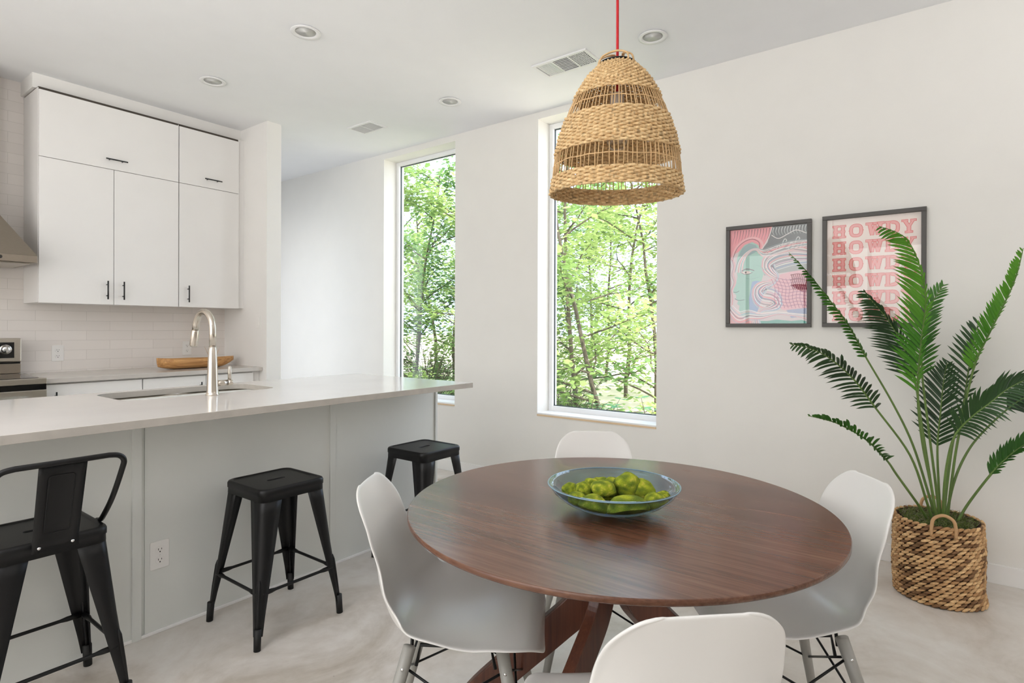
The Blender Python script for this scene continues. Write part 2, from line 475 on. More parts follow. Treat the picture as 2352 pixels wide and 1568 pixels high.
# ------------------------------------------------------------------ upper cabinets
def bar_handle(p, axis, ln, parent, out=.03, r=.0048):
    # p = centre on the door face, door faces -Y
    x, y, z = p; b = MB(); h = ln/2
    d = V((1, 0, 0)) if axis == 'x' else V((0, 0, 1))
    c = V((x, y-out, z))
    b.tube([c-d*h, c+d*h], r, 10)
    for s in (-1, 1):
        q = c+d*(h*.6*s); b.tube([q, q+V((0, out, 0))], r*.8, 8)
    return b.build('handle', M['black'], parent)
YD = 4.796
def upper(x0, x1, doors, lab, hx, hl, left_side=False):
    t = thing('upper_cabinet', lab, 'cabinet', (0, 0, 0), 0, 'flat white upper kitchen cabinets')
    b = MB().box(x0, x1, YD+.02, YK-.001, 1.424, 2.855); b.build('body', M['cab'], t, bevel=.001)
    g = .0018
    fl = MB().box(x0+g, x1-g, YD, YD+.019, 2.396+g, 2.840).build('flip_up_door', M['cab'], t, bevel=.0015)
    bar_handle((hx, YD, 2.463), 'x', hl, fl)
    for (a, c, hxx) in doors:
        d = MB().box(a+g, c-g, YD, YD+.019, 1.421, 2.396-g).build('door', M['cab'], t, bevel=.0015)
        bar_handle((hxx, YD, 1.524), 'z', .132, d)
    b = MB(); b.box(x0+.004, x1-.004, YD+.015, YD+.0205, 1.43, 2.836); b.build('door_gap_shade', M['cabin'], t)  # grey sheet behind the doors, standing in for shade in the gaps
    MB().box(x0+.004, x1-.002, YD+.014, YD+.0205, 2.8365, 2.8555).build('top_gap_shade', M['reveal'], t)  # dark strip paints in the shaded gap over the doors
    return t
upper(1.157, 2.030, [(1.157, 1.590, 1.545), (1.590, 2.030, 1.646)], 'wide flat white upper cabinet with two tall doors beside the range hood', 1.600, .136)
upper(2.033, 2.512, [(2.033, 2.512, 2.097)], 'narrow flat white upper cabinet with one tall door beside the stub wall', 2.286, .136)
tag(MB().box(2.514, XA, YD+.018, YK-.002, 1.424, 2.862).build('filler_strip', M['cab']), 'white filler strip between narrow upper cabinet and stub wall', 'filler strip')
tag(MB().box(1.160, 2.512, YD+.021, YK-.01, 2.8555, 2.8615).build('gap_shade_strip', M['reveal']), 'thin dark strip standing in for the shaded gap above the upper cabinets', 'gap shade')  # shade of the gap below the soffit, put in as a dark strip

# ------------------------------------------------------------------ back counter run
ZC = .933
def base(x0, x1, doors, lab):
    t = thing('base_cabinet', lab, 'cabinet', (0, 0, 0), 0, 'flat white base cabinets under the back counter')
    y0 = 4.535
    MB().box(x0, x1, y0+.02, YK-.001, .1, ZC-.031).build('body', M['cab'], t, bevel=.001)
    MB().box(x0, x1, y0+.08, YK-.001, 0, .1).build('toe_kick', M['cab'], t)
    MB().box(x0+.003, x1-.003, y0+.015, y0+.0205, .11, ZC-.04).build('door_gap_shade', M['cabin'], t)  # same painted gap shade behind the base doors
    for a, c, hx in doors:
        d = MB().box(a+.002, c-.002, y0, y0+.019, .105, ZC-.042).build('door', M['cab'], t, bevel=.0015)
        bar_handle((hx, y0, .78), 'z', .13, d)
base(1.128, 1.680, [(1.128, 1.680, 1.18)], 'white base cabinet next to the stove under the grey counter')
base(1.683, 2.500, [(1.683, 2.12, 2.075), (2.12, 2.500, 2.165)], 'white two door base cabinet under the wooden dough bowl')
tag(MB().box(2.502, XA-.001, 4.56, YK-.002, 0, ZC-.031).build('cabinet_filler', M['cab']), 'white filler panel at the right end of the back counter', 'filler panel')
b = MB().box(1.126, XA-.001, 4.505, YK-.001, ZC-.03, ZC)
tag(b.build('back_countertop', M['kcounter'], bevel=.002), 'pale grey quartz countertop along the tiled kitchen wall', 'countertop')

def outlet(x, y, z, lab, ax='y', group='white duplex wall outlets', s=1.0, name='wall_outlet'):
    t = thing(name, lab, 'outlet', (x, y, z), 0, group)
    w, h = .036*s, .057*s
    MB().prism(rrect(-w, w, -h, h, .004), 0, .005, Matrix.Rotation(PI/2, 4, 'X')).build('cover_plate', M['outlet'], t, bevel=.0015)
    for zz in (-.021, .021):
        f = MB().prism(rrect(-.0165, .0165, -.014, .014, .011), .005, .0075, Matrix.Translation((0, 0, zz)) @ Matrix.Rotation(PI/2, 4, 'X')).build('socket', M['outlet'], t, bevel=.0008)
        b = MB()
        b.box(-.0075, -.0052, -.0079, -.0074, zz-.001, zz+.007); b.box(.005, .0072, -.0079, -.0074, zz, zz+.0065)
        b.tube([(0, -.0074, zz-.0075), (0, -.0079, zz-.0075)], .0028, 10)
        b.build('slots', M['slot'], f)
    b = MB().tube([(0, -.005, 0), (0, -.0062, 0)], .0028, 10); b.build('screw', M['outlet'], t)
    return t
outlet(1.351, YK, 1.069, 'white wall outlet on the tile beside the stove')
outlet(2.242, YK, 1.083, 'white wall outlet on the tile behind the wooden dough bowl')
t = thing('light_switch', 'white light switch plate on the side of the stub wall', 'light switch', (XA, 4.575, 1.31))
R90 = Matrix.Rotation(-PI/2, 4, 'Z') @ Matrix.Rotation(PI/2, 4, 'X')
MB().prism(rrect(-.036, .036, -.057, .057, .004), 0, .005, R90).build('cover_plate', M['outlet'], t, bevel=.0015)
MB().prism(rrect(-.016, .016, -.033, .033, .003), .005, .008, R90).build('rocker', M['outlet'], t, bevel=.001)

# dough bowl carved from one log
def dough_bowl():
    t = thing('dough_bowl', 'long carved natural wood dough bowl on the grey back counter', 'bowl', (2.19, 4.83, ZC), math.radians(4))
    n, m = 40, 28
    Lh = .305
    outer, inner = [], []
    for i in range(n+1):
        u = -1+2*i/n
        x = u*Lh
        if u < 0: w = .10*(1-abs(u)**5)**.5+.008 if abs(u) < 1 else .008
        else: w = .10*(1-u**2.3)**.8+.002
        top = .078+.012*abs(u)**3 - (.0 if u < 0 else .004*u)
        bot = 0 if abs(u) < .55 else (.052*((abs(u)-.55)/.45)**1.6 if u > 0 else .022*((abs(u)-.55)/.45)**2)
        ro, ri = [], []
        for j in range(m+1):
            a = PI*j/m
            y = -w*math.cos(a)
            prof = (1-math.sin(a)**.45)
            jit = noise.noise(V((x*14, y*14, 3)))*.003
            ro.append((x, y*(1-.12*(1-prof))+jit, bot+(top-bot)*prof))
            wi = max(w-.014, .0006); bi = bot+.014; ti = top
            yi = -wi*math.cos(a)
            ri.append((x*.965, yi*(1-.15*(1-prof)), min(bi, ti)+(max(ti-bi, 0))*prof))
        outer.append(ro); inner.append(ri)
    b = MB(); b.smooth = True
    b.grid(outer); b.grid(inner)
    # rim strips
    for jj in (0, m):
        b.grid([[outer[i][jj] for i in range(n+1)], [inner[i][jj] for i in range(n+1)]])
    b.grid([outer[0], inner[0]]); b.grid([outer[n], inner[n]])
    b.build('carved_body', M['doughwood'], t, weld=True)
dough_bowl()
def twigs():
    b = MB()
    rnd = random.Random(3)
    base_ = V((2.30, 4.84, ZC+.03))
    for k in range(9):
        d = V((rnd.uniform(-.5, .9), rnd.uniform(-.3, .3), 1)).normalized()
        ln = rnd.uniform(.10, .16)
        p = [base_+V((rnd.uniform(-.02, .02), 0, 0))]
        for i in range(5):
            p.append(p[-1]+d*ln/5); d = (d+V((rnd.uniform(-.15, .15), rnd.uniform(-.1, .1), 0))).normalized()
        b.tube(p, [.0016]*5+[.0006], 5)
        q = p[3]; e = q+V((rnd.uniform(-.03, .03), 0, .03)); b.tube([q, e], [.001, .0005], 4)
    tag(b.build('dried_stems', plain('dried_stem', (214, 186, 160), .8)), 'thin dried beige stems standing in the wooden dough bowl', 'dried stems')
twigs()

# ------------------------------------------------------------------ range hood and stove
HX0, HX1, HY0 = .37, 1.112, 4.63
t = thing('range_hood', 'brushed steel pyramid range hood above the stove', 'range hood')
b = MB()
zb, zt = 1.667, 1.713
b.box(HX0, HX1, HY0, YK-.001, zb, zt)
b.build('lower_rim', M['dsteel'], t, bevel=.002)
b = MB()
cx = (HX0+HX1)/2
vs = [(HX0, HY0, zt), (HX1, HY0, zt), (HX1, YK-.002, zt), (HX0, YK-.002, zt), (cx-.14, 4.86, 2.10), (cx+.14, 4.86, 2.10), (cx+.14, YK-.002, 2.10), (cx-.14, YK-.002, 2.10)]
b.add(vs, [(0, 1, 5, 4), (1, 2, 6, 5), (3, 0, 4, 7), (2, 3, 7, 6), (4, 5, 6, 7), (0, 3, 2, 1)])
b.build('canopy', M['dsteel'], t)
MB().box(cx-.14, cx+.14, 4.86, YK-.002, 2.10, CE).build('chimney', M['dsteel'], t)
MB().box(HX0+.03, HX1-.03, HY0+.03, YK-.05, zb-.008, zb+.001).build('filter', M['steel'], t, bevel=.004)
b = MB().prism(rrect(-.09, .09, -.011, .011, .01), 0, .003, Matrix.Translation((.85, HY0, 1.692)) @ Matrix.Rotation(PI/2, 4, 'X')); b.build('control_strip', M['blackglass'], t)

t = thing('stove', 'stainless steel electric stove with knob at the left edge', 'stove')
SX0, SX1, SY = .362, 1.120, 4.46
MB().box(SX0, SX1, SY+.04, YK-.03, 0, .905).build('body', M['steel'], t, bevel=.002)
b = MB().box(SX0, SX1, SY, YK-.06, .905, .942); b.build('cooktop_frame', M['steel'], t, bevel=.003)
MB().box(SX0+.03, SX1-.03, SY+.05, YK-.16, .942, .9445).build('cooktop_glass', M['blackglass'], t)
b = MB().box(SX0+.005, SX1-.003, 5.02, 5.085, .945, 1.01); b.build('backguard_lower', M['dsteel'], t, bevel=.003)
MB().box(SX0+.008, SX1-.004, 5.03, 5.085, 1.01, 1.022).build('backguard_gap', M['blackglass'], t)
g = MB().box(SX0+.002, SX1, 5.015, 5.085, 1.022, 1.183).build('backguard', M['steel'], t, bevel=.007)
MB().box(SX0+.06, 1.080, 5.0115, 5.016, 1.050, 1.155).build('control_panel', M['blackglass'], g)
for kx in (1.035, .93, .56, .46):
    b = MB(); RX = Matrix.Rotation(PI/2, 4, 'X')
    b.lathe([(.033, 0), (.033, .004), (.029, .006), (.025, .008), (.023, .026), (.019, .03), (.001, .031)], 28, (kx, 5.0115, 1.108), RX)
    b.box(kx-.004, kx+.004, 4.974, 4.985, 1.088, 1.128)
    b.build('knob', M['chrome'], g)
d = MB().box(SX0+.002, SX1-.003, SY-.012, SY+.04, .21, .872).build('oven_door', M['steel'], t, bevel=.004)
MB().box(SX0+.004, SX1-.005, SY-.004, SY+.04, .872, .905).build('vent_gap', M['blackglass'], t)
b = MB().tube([(SX0+.07, SY-.06, .822), (SX1-.09, SY-.06, .822)], .011, 14)
for x in (SX0+.1, SX1-.13): b.tube([(x, SY-.06, .822), (x, SY-.01, .822)], .008, 10)
b.build('handle', M['chrome'], d)
MB().box(SX0+.12, SX1-.12, SY-.0135, SY-.011, .4, .72).build('oven_window', M['blackglass'], d)
MB().box(SX0+.004, SX1-.004, SY-.01, SY+.04, .05, .2).build('storage_drawer', M['steel'], t, bevel=.004)

# ------------------------------------------------------------------ island
IX0 = -.9
t = thing('kitchen_island', 'long pale grey panelled kitchen island base under the white quartz top', 'kitchen island')
YP = 2.587
MB().box(IX0, 2.638, YP+.006, 3.22, 0, ZC-.0305).build('body', M['panel'], t)
for x0, x1 in ((IX0, .930), (.968, 1.844), (1.876, 2.622)):
    MB().box(x0, x1, YP, YP+.007, .012, ZC-.031).build('front_panel', M['panel'], t)
for x in (.9195, 1.844):
    MB().box(x, x+.034, YP-.010, YP+.006, .0, ZC-.031).build('batten', M['panel'], t, bevel=.0015)
MB().box(2.630, 2.648, YP-.008, 3.225, 0, ZC-.031).build('end_panel', M['panel'], t, bevel=.001)
MB().box(IX0, 2.63, YP-.0075, YP+.003, 0, .012).build('base_trim', M['trim'], t, bevel=.002)
outlet(1.022, YP, .321, 'white wall outlet low on the island panel beside the batten', s=1.0)

# countertop with sink cut-out
TX0, TX1, TY0, TY1 = IX0-.1, 2.616+.005, 2.258, 3.356
SKX0, SKX1, SKY0, SKY1 = 1.000, 1.735, 2.880, 3.300
b = MB()
hole = rrect(SKX0, SKX1, SKY0, SKY1, .09, 8)
nh = len(hole)
outerp = []
for (x, y) in hole:   # project the hole rim radially to the slab outline to bridge them
    cx0, cy0 = (SKX0+SKX1)/2, (SKY0+SKY1)/2
    dx, dy = x-cx0, y-cy0
    k = min((TX1-cx0)/dx if dx > 1e-9 else ((TX0-cx0)/dx if dx < -1e-9 else 1e9), (TY1-cy0)/dy if dy > 1e-9 else ((TY0-cy0)/dy if dy < -1e-9 else 1e9))
    outerp.append((cx0+dx*k, cy0+dy*k))
corners = [(TX1, TY1), (TX0, TY1), (TX0, TY0), (TX1, TY0)]
vs = []; fs = []
for z in (ZC, ZC-.03):
    vs += [(x, y, z) for x, y in hole]+[(x, y, z) for x, y in outerp]+[(x, y, z) for x, y in corners]
st = 2*nh+4
for i in range(nh):
    j = (i+1) % nh
    a, c = outerp[i], outerp[j]
    # insert a slab corner when the outline turns between i and j
    ins = [k for k, q in enumerate(corners) if min(a[0], c[0])-1e-6 <= q[0] <= max(a[0], c[0])+1e-6 and min(a[1], c[1])-1e-6 <= q[1] <= max(a[1], c[1])+1e-6]
    if ins and (V(a)-V(c)).length > 1e-6 and abs(a[0]-c[0]) > 1e-6 and abs(a[1]-c[1]) > 1e-6:
        q = 2*nh+ins[0]
        fs.append((i, nh+i, q, nh+j, j)); fs.append((st+j, st+nh+j, st+q, st+nh+i, st+i))
        fs.append((nh+i, st+nh+i, st+q, q)); fs.append((q, st+q, st+nh+j, nh+j))
    else:
        fs.append((i, nh+i, nh+j, j)); fs.append((st+j, st+nh+j, st+nh+i, st+i))
        fs.append((nh+i, st+nh+i, st+nh+j, nh+j))
    fs.append((j, st+j, st+i, i))
b.add(vs, fs)
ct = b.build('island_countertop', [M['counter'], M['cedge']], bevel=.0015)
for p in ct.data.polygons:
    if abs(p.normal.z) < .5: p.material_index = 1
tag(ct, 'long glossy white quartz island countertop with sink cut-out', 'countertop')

t = thing('sink', 'stainless steel double basin sink set under the island countertop', 'sink', (1.36, 3.09, ZC))
t.location = (0, 0, 0)
def basin(x0, x1, y0, y1, depth, nm):
    b = MB(); b.smooth = True
    loops = []
    for (ins, z, r) in ((-.012, ZC-.0305, .10), (0, ZC-.0315, .09), (.006, ZC-.05, .085), (.012, ZC-depth+.03, .08), (.03, ZC-depth, .07)):
        loops.append([(x, y, z) for x, y in rrect(x0+ins, x1-ins, y0+ins, y1-ins, r, 8)])
    n = len(loops[0]); o = len(b.v)
    allv = [p for l in loops for p in l]
    fs = [(i*n+k, i*n+(k+1) % n, (i+1)*n+(k+1) % n, (i+1)*n+k) for i in range(len(loops)-1) for k in range(n)]
    fs.append(tuple((len(loops)-1)*n+k for k in range(n)))
    b.add(allv, fs)
    return b.build(nm, M['steel'], t, fix=False)
basin(SKX0-.004, 1.395, SKY0-.004, SKY1+.004, .2, 'left_basin')
basin(1.375+.0, SKX1+.004, SKY0-.004, SKY1+.004, .18, 'right_basin')
for x in (1.19, 1.57):
    MB().lathe([(.045, 0), (.043, .003), (.03, .001), (.001, .001)], 24, (x, 3.09, ZC-.199 if x < 1.3 else ZC-.179)).build('drain', M['chrome'], t)

t = thing('kitchen_faucet', 'tall brushed nickel gooseneck faucet standing beside the island sink', 'faucet', (1.349, 2.822, ZC))
b = MB()
b.lathe([(.031, 0), (.031, .004), (.0275, .008), (.026, .02), (.0225, .12), (.0185, .222), (.0168, .226), (.0168, .235)], 28)
b.build('body', M['nickel'], t)
pth = [V((0, 0, .23)), V((0, 0, .30))]+arc((0, .088, .315), .088, PI, .10*PI, 18, (0, 1, 0), (0, 0, 1))
pth.append(pth[-1]+V((0, .008, -.03)))
b = MB().tube(pth, .0155, 20); b.build('gooseneck', M['nickel'], t)
e = pth[-1]; d = V((0, .2, -1)).normalized()
b = MB().tube([e-d*.002, e+d*.006, e+d*.01, e+d*.075, e+d*.082], [.0165, .0168, .0175, .0195, .017], 20); b.build('spray_head', M['nickel'], t)
b = MB(); b.tube([(.02, 0, .055), (.072, 0, .055)], .0145, 20); b.tube([(.0735, 0, .055), (.092, 0, .055), (.096, 0, .055)], [.0155, .0155, .013], 20)
h = b.build('valve', M['nickel'], t)
b = MB().tube([(.083, 0, .062), (.083, 0, .10), (.083, 0, .132), (.083, 0, .137)], [.0085, .0085, .0075, .003], 14); b.build('lever', M['nickel'], h)

# ------------------------------------------------------------------ bar stools
SH = .605
def stool_parts(t):
    S = .155; n = 8
    def loop(h, r, z): return [(x, y, z) for x, y in rrect(-h, h, -h, h, r, n)]
    # seat pan: rolled edge, recessed top with a slot
    prof = [(.149, .034, SH-.052), (.1485, .034, SH-.030), (.151, .036, SH-.028), (.151, .036, SH-.010), (.148, .036, SH-.003), (.142, .036, SH), (.135, .034, SH), (.130, .032, SH-.004)]
    loops = [loop(*p) for p in prof]
    m = len(loops[0])
    sl = [(x, y) for x, y in rrect(-.042, .042, -.0115, .0115, .011, n)]
    loops.append([(x, y, SH-.004) for x, y in sl]); loops.append([(x, y, SH-.014) for x, y in sl])
    b = MB(); b.smooth = True
    b.add([p for l in loops for p in l], [(i*m+k, i*m+(k+1) % m, (i+1)*m+(k+1) % m, (i+1)*m+k) for i in range(len(loops)-1) for k in range(m)])
    o = b.build('seat', M['stool'], t, fix=False)
    for p in o.data.polygons:
        if abs(p.normal.z) > .99: p.use_smooth = False
    o.modifiers.new('s', 'SOLIDIFY').thickness = .0015
    # four legs: folded sheet channels, wide at the top, tapering to a rubber foot
    F = .196
    for sx in (-1, 1):
        for sy in (-1, 1):
            P0 = V((sx*.144, sy*.144, SH-.03)); P1 = V((sx*F, sy*F, .05))
            rows = []
            for i in range(9):
                u = i/8
                c = P0.lerp(P1, u)
                w = .088*(1-u)**.9+.026*(1-(1-u)**.9) if u < .85 else .026
                w = .088+(.030-.088)*min(u/.88, 1)
                if u > .88: w = .030-(u-.88)*.05
                r = min(.030, w*.55)
                # L-section with rounded corner, corner pointing outwards (sx,sy)
                row = []
                row.append(c+V((-sx*w, 0, 0)))
                row.append(c+V((-sx*(w*.6), 0, 0)))
                for k in range(7):
                    a = PI/2*k/6
                    row.append(c+V((-sx*(r-r*math.sin(a)), -sy*(r-r*math.cos(a)), 0)))
                row.append(c+V((0, -sy*(w*.6), 0)))
                row.append(c+V((0, -sy*w, 0)))
                rows.append(row)
            b = MB(); b.smooth = True; b.grid(rows)
            lg = b.build('leg', M['stool'], t, fix=False)
            md = lg.modifiers.new('s', 'SOLIDIFY'); md.thickness = .003; md.offset = 0
            # pressed rib down the outer corner
            dirv = (P1-P0).normalized(); outw = V((sx, sy, 0)).normalized()
            pts = [P0.lerp(P1, u)-outw*.0085 for u in (.60, .64, .8, .97, 1.0)]
            b = MB().tube(pts, [.002, .007, .0075, .006, .002], 8); b.build('pressed_rib', M['stool'], lg)
            b = MB(); foot = P1+dirv*0-outw*.012
            b.tube([foot+V((0, 0, .03)), V((foot.x+sx*.004, foot.y+sy*.004, 0))], [.0148, .0138], 12); b.build('rubber_foot', M['rubber'], lg)
    # cross rails between the legs, flattened at the ends
    z = .205; u = (SH-.03-z)/(SH-.03-.05); q = .144+(F-.144)*u
    e = q-.008
    for k, (a, c) in enumerate((((-e, -e), (e, -e)), ((e, -e), (e, e)), ((e, e), (-e, e)), ((-e, e), (-e, -e)))):
        a, c = V((*a, z)), V((*c, z)); d = (c-a).normalized()
        b = MB().tube([a+d*.01, a+d*.05, a+d*.07, c-d*.07, c-d*.05, c-d*.01], [.0105, .0095, .0065, .0065, .0095, .0105], 8); b.build('foot_rail', M['stool'], t)
    # skirt seam
G = 'black metal counter stools along the island'
t2 = thing('bar_stool', 'backless black metal stool at the middle of the island, fully in view', 'stool', (1.383, 2.322, 0), 0, G)
stool_parts(t2)
t3 = copy_tree(t2); t3.location = (2.262, 2.308, 0); t3['label'] = 'backless black metal stool at the far island end, behind the table and left chair'
t1 = thing('bar_stool', 'black metal stool with low tube backrest at the left edge', 'stool', (.570, 2.352, 0), 0, G)
for ch in t2.children:
    copy_tree(ch, t1)
b = MB()
pl = []
for i in range(9):
    u = i/8; z = .575+(.852-.575)*u
    y = -.168-.075*max(0, (u-.12)/.88)
    hw = .058+.002*u
    pl.append([(-hw, y, z), (-hw*.72, y-.001, z), (-hw*.62, y+.002, z), (0, y+.003, z), (hw*.62, y+.002, z), (hw*.72, y-.001, z), (hw, y, z)])
b.smooth = True; b.grid(pl)
o = b.build('back_plate', M['stool'], t1); o.modifiers.new('s', 'SOLIDIFY').thickness = .0025
for x in (-.042, .042): MB().tube([(x, -.169, .59), (x, -.175, .59)], [.006, .004], 12).build('bolt', M['chrome'], o)
b = MB(); py = lambda z: -.168-.075*max(0, ((z-.575)/.277-.12)/.88)-.0005
b.tube([(x, py(z), z) for x, z in rrect(-.032, .032, .63, .815, .008, 3)], .0022, 6, closed=True); b.build('pressed_panel', M['stool'], o)
right = [(.150, -.03, .597), (.153, -.05, .602), (.146, -.10, .625), (.150, -.17, .70), (.159, -.225, .80), (.159, -.24, .832), (.143, -.246, .850), (.115, -.250, .856)]
path = smooth_path([(x, y, z) for x, y, z in right], 5)
mid = smooth_path([(.115, -.250, .856), (0, -.262, .858), (-.115, -.250, .856)], 6)[1:-1]
left = [V((-p.x, p.y, p.z)) for p in reversed(path)]
b = MB().tube(path+mid+left, .0085, 12); b.build('back_tube', M['stool'], t1)

# ------------------------------------------------------------------ shell chairs
def shell_chair(loc, rz, label):
    t = thing('shell_chair', label, 'chair', loc, rz, 'white moulded shell chairs around the round table')
    prof = [(.232, .408), (.222, .424), (.19, .434), (.12, .428), (.04, .420), (-.05, .418), (-.12, .426), (-.165, .446), (-.197, .484), (-.216, .54), (-.231, .605), (-.248, .68), (-.267, .75), (-.285, .808)]
    path = smooth_path([(x, 0, z) for x, z in prof], 5)
    n = len(path); s = [0]
    for i in range(1, n): s.append(s[-1]+(path[i]-path[i-1]).length)
    T = s[-1]
    def lerpk(keys, x):
        for (a, va), (c, vc) in zip(keys, keys[1:]):
            if x <= c:
                k = (x-a)/(c-a) if c > a else 0; k = max(0, min(1, k)); k = k*k*(3-2*k)
                return va+(vc-va)*k
        return keys[-1][1]
    Wk = [(0, .205), (.15, .228), (.38, .236), (.52, .226), (.64, .203), (.80, .168), (1, .148)]
    # side lift (perpendicular to the profile, towards the sitter)
    Lk = [(0, .010), (.2, .030), (.42, .062), (.55, .075), (.7, .046), (.85, .028), (1, .012)]
    rows = []
    ridx = []
    samples = [0, .004, .01, .02, .035, .05, .07]+[.07+(.86)*i/30 for i in range(1, 30)]+[.93, .945, .96, .972, .984, .993, 1.0]
    m = 28
    def at(sv):
        x = sv*T
        for i in range(n-1):
            if x <= s[i+1] or i == n-2:
                k = (x-s[i])/(s[i+1]-s[i]); return path[i].lerp(path[i+1], k), (path[i+1]-path[i]).normalized()
    for sv in samples:
        p, tg = at(sv)
        p1, tg1 = at(min(1, sv+.02)); p0, tg0 = at(max(0, sv-.02)); tg = (tg0+tg1).normalized()
        nrm = V((tg.z, 0, -tg.x))
        if nrm.z < 0 and sv < .3: nrm = -nrm
        # normal toward the sitter: up on the seat, forward on the back
        nrm = V((-tg.z, 0, tg.x)) if (V((-tg.z, 0, tg.x)).dot(V((.7, 0, .7))) > 0) else V((tg.z, 0, -tg.x))
        w = wfull = lerpk(Wk, sv)
        for rc, dist in ((.085, sv*T), (.080, (1-sv)*T)):
            if dist < rc: w = w-rc+math.sqrt(max(rc*rc-(rc-dist)**2, 0))
        lf = lerpk(Lk, sv)
        row = []
        for j in range(m+1):
            u = -1+2*j/m
            u = math.sin(u*PI/2)*.35+u*.65
            a = abs(u)
            lift = lf*(min(1, a*w/wfull)**2.6)
            roll = 0
            if a > .93: roll = (a-.93)/.07*.6
            yy = u*w + (1 if u > 0 else -1)*roll*.004
            q = p+nrm*(lift-roll**2*.006)+V((0, yy, 0))+tg*(max(0, (sv-.9)/.1)*(1-(yy/.16)**2)*.010)
            row.append(q)
        rows.append(row)
    b = MB(); b.smooth = True; b.grid(rows)
    sh = b.build('seat_shell', M['shell'], t, fix=False, solid=.0065, sub=1, offset=1)
    sh.modifiers.move(0, 0)
    # legs, mount, braces
    tops = {}; feet = {}
    for sx in (-1, 1):
        for sy in (-1, 1):
            tp = V((sx*.125+.0, sy*.125, .402)); ft = V((.215 if sx > 0 else -.235, sy*.215, 0))
            tops[sx, sy] = tp; feet[sx, sy] = ft
            b = MB().tube([tp, tp.lerp(ft, .3), tp.lerp(ft, .97), ft], [.0175, .0165, .0125, .0115], 18)
            lg = b.build('leg', M['leg'], t)
            k = tp.lerp(ft, .12); o_ = V((0, sy, 0))
            MB().tube([k, k+V((0, sy*.018, 0))], [.0042, .0042], 10).build('bolt', M['chrome'], lg)
    b = MB()
    for sx in (-1, 1):
        b.tube([tops[sx, -1]+V((0, .02, -.035)), tops[sx, -1]+V((0, .03, .008)), tops[sx, 1]+V((0, -.03, .008)), tops[sx, 1]+V((0, -.02, -.035))], .005, 8)
    for sy in (-1, 1):
        b.tube([tops[-1, sy]+V((.018, 0, -.05)), tops[-1, sy]+V((.03, 0, .006)), tops[1, sy]+V((-.03, 0, .006)), tops[1, sy]+V((-.018, 0, -.05))], .005, 8)
    b.build('mount_frame', M['wire'], t)
    keys = [(1, 1), (-1, 1), (-1, -1), (1, -1)]
    for i in range(4):
        a, c = keys[i], keys[(i+1) % 4]
        b = MB()
        for s1, s2 in ((a, c), (c, a)):
            b.tube([tops[s1].lerp(feet[s1], .12), tops[s2].lerp(feet[s2], .56)], .0036, 8)
        b.build('cross_brace', M['wire'], t)
    return t
TC = V((1.574, .790, 0)); TZ = .7326
ch = shell_chair((0, 0, 0), 0, '')
def place(c, ang, dist, turn, lab):
    a = math.radians(ang)
    c.location = (TC.x+math.cos(a)*dist, TC.y+math.sin(a)*dist, 0)
    c.rotation_euler = (0, 0, a+PI+math.radians(turn)); c['label'] = lab
place(ch, 124, .455, 0, 'white shell chair left of the table, seen from its side')
ch.location = (1.244, 1.108, 0); ch.rotation_euler = (0, 0, math.radians(303))
cB = copy_tree(ch); place(cB, 34, .46, 0, 'white shell chair behind the table below the window, only its backrest top in view')
cC = copy_tree(ch); place(cC, -54.7, .483, 2, 'white shell chair right of the table, in front of the plant basket')
cD = copy_tree(ch); place(cD, 212.5, .568, 11, 'white shell chair nearest the camera, its back turned to us')

# ------------------------------------------------------------------ dining table
t = thing('dining_table', 'round dark walnut dining table with crossing plank legs', 'table', (TC.x, TC.y, 0))
R = .6177
b = MB(); b.lathe([(.001, TZ), (R-.002, TZ), (R, TZ-.002), (R, TZ-.012), (R-.004, TZ-.016), (R-.055, TZ-.028), (.001, TZ-.028)], 160)
o = b.build('tabletop', M['walnut'], t)
for p in o.data.polygons:
    if abs(p.normal.z) > .9: p.use_smooth = False
for ang in (120, 178, 300, 358):
    a = math.radians(ang); d = V((math.cos(a), math.sin(a), 0)); sd = V((-d.y, d.x, 0))
    cl = smooth_path([d*.05+V((0, 0, TZ-.03)), d*.045+V((0, 0, .62)), d*.06+V((0, 0, .52)), d*.095+V((0, 0, .43)), d*.18+V((0, 0, .345)), d*.30+V((0, 0, .235)), d*.42+V((0, 0, .12)), d*.50+V((0, 0, 0))], 6)
    b = MB(); b.smooth = False
    hw, ht = .017, .052
    for i, p in enumerate(cl):
        tg = (cl[min(i+1, len(cl)-1)]-cl[max(i-1, 0)]).normalized()
        nn = tg.cross(sd).normalized()
        if i == len(cl)-1: nn = d.copy(); nn.z = 0
        if i == 0: nn = d.copy()
        k = ht*(1-.18*i/len(cl))
        vs = [p+sd*hw+nn*k, p+sd*hw-nn*k, p-sd*hw-nn*k, p-sd*hw+nn*k]
        b.v += [tuple(v) for v in vs]; b.col += [(1, 1, 1, 1)]*4
    for i in range(len(cl)-1):
        for k in range(4):
            l = (k+1) % 4
            b.f.append([i*4+k, i*4+l, (i+1)*4+l, (i+1)*4+k]); b.mi.append(0); b.sm.append(False)
    b.f.append([3, 2, 1, 0]); b.mi.append(0); b.sm.append(False)
    e0 = (len(cl)-1)*4; b.f.append([e0, e0+1, e0+2, e0+3]); b.mi.append(0); b.sm.append(False)
    b.build('leg', M['walnutleg'], t, bevel=.004)
MB().prism(rrect(-.075, .075, -.075, .075, .004), .46, TZ-.028, Matrix.Rotation(math.radians(30), 4, 'Z')).build('centre_block', M['walnutleg'], t, bevel=.003)

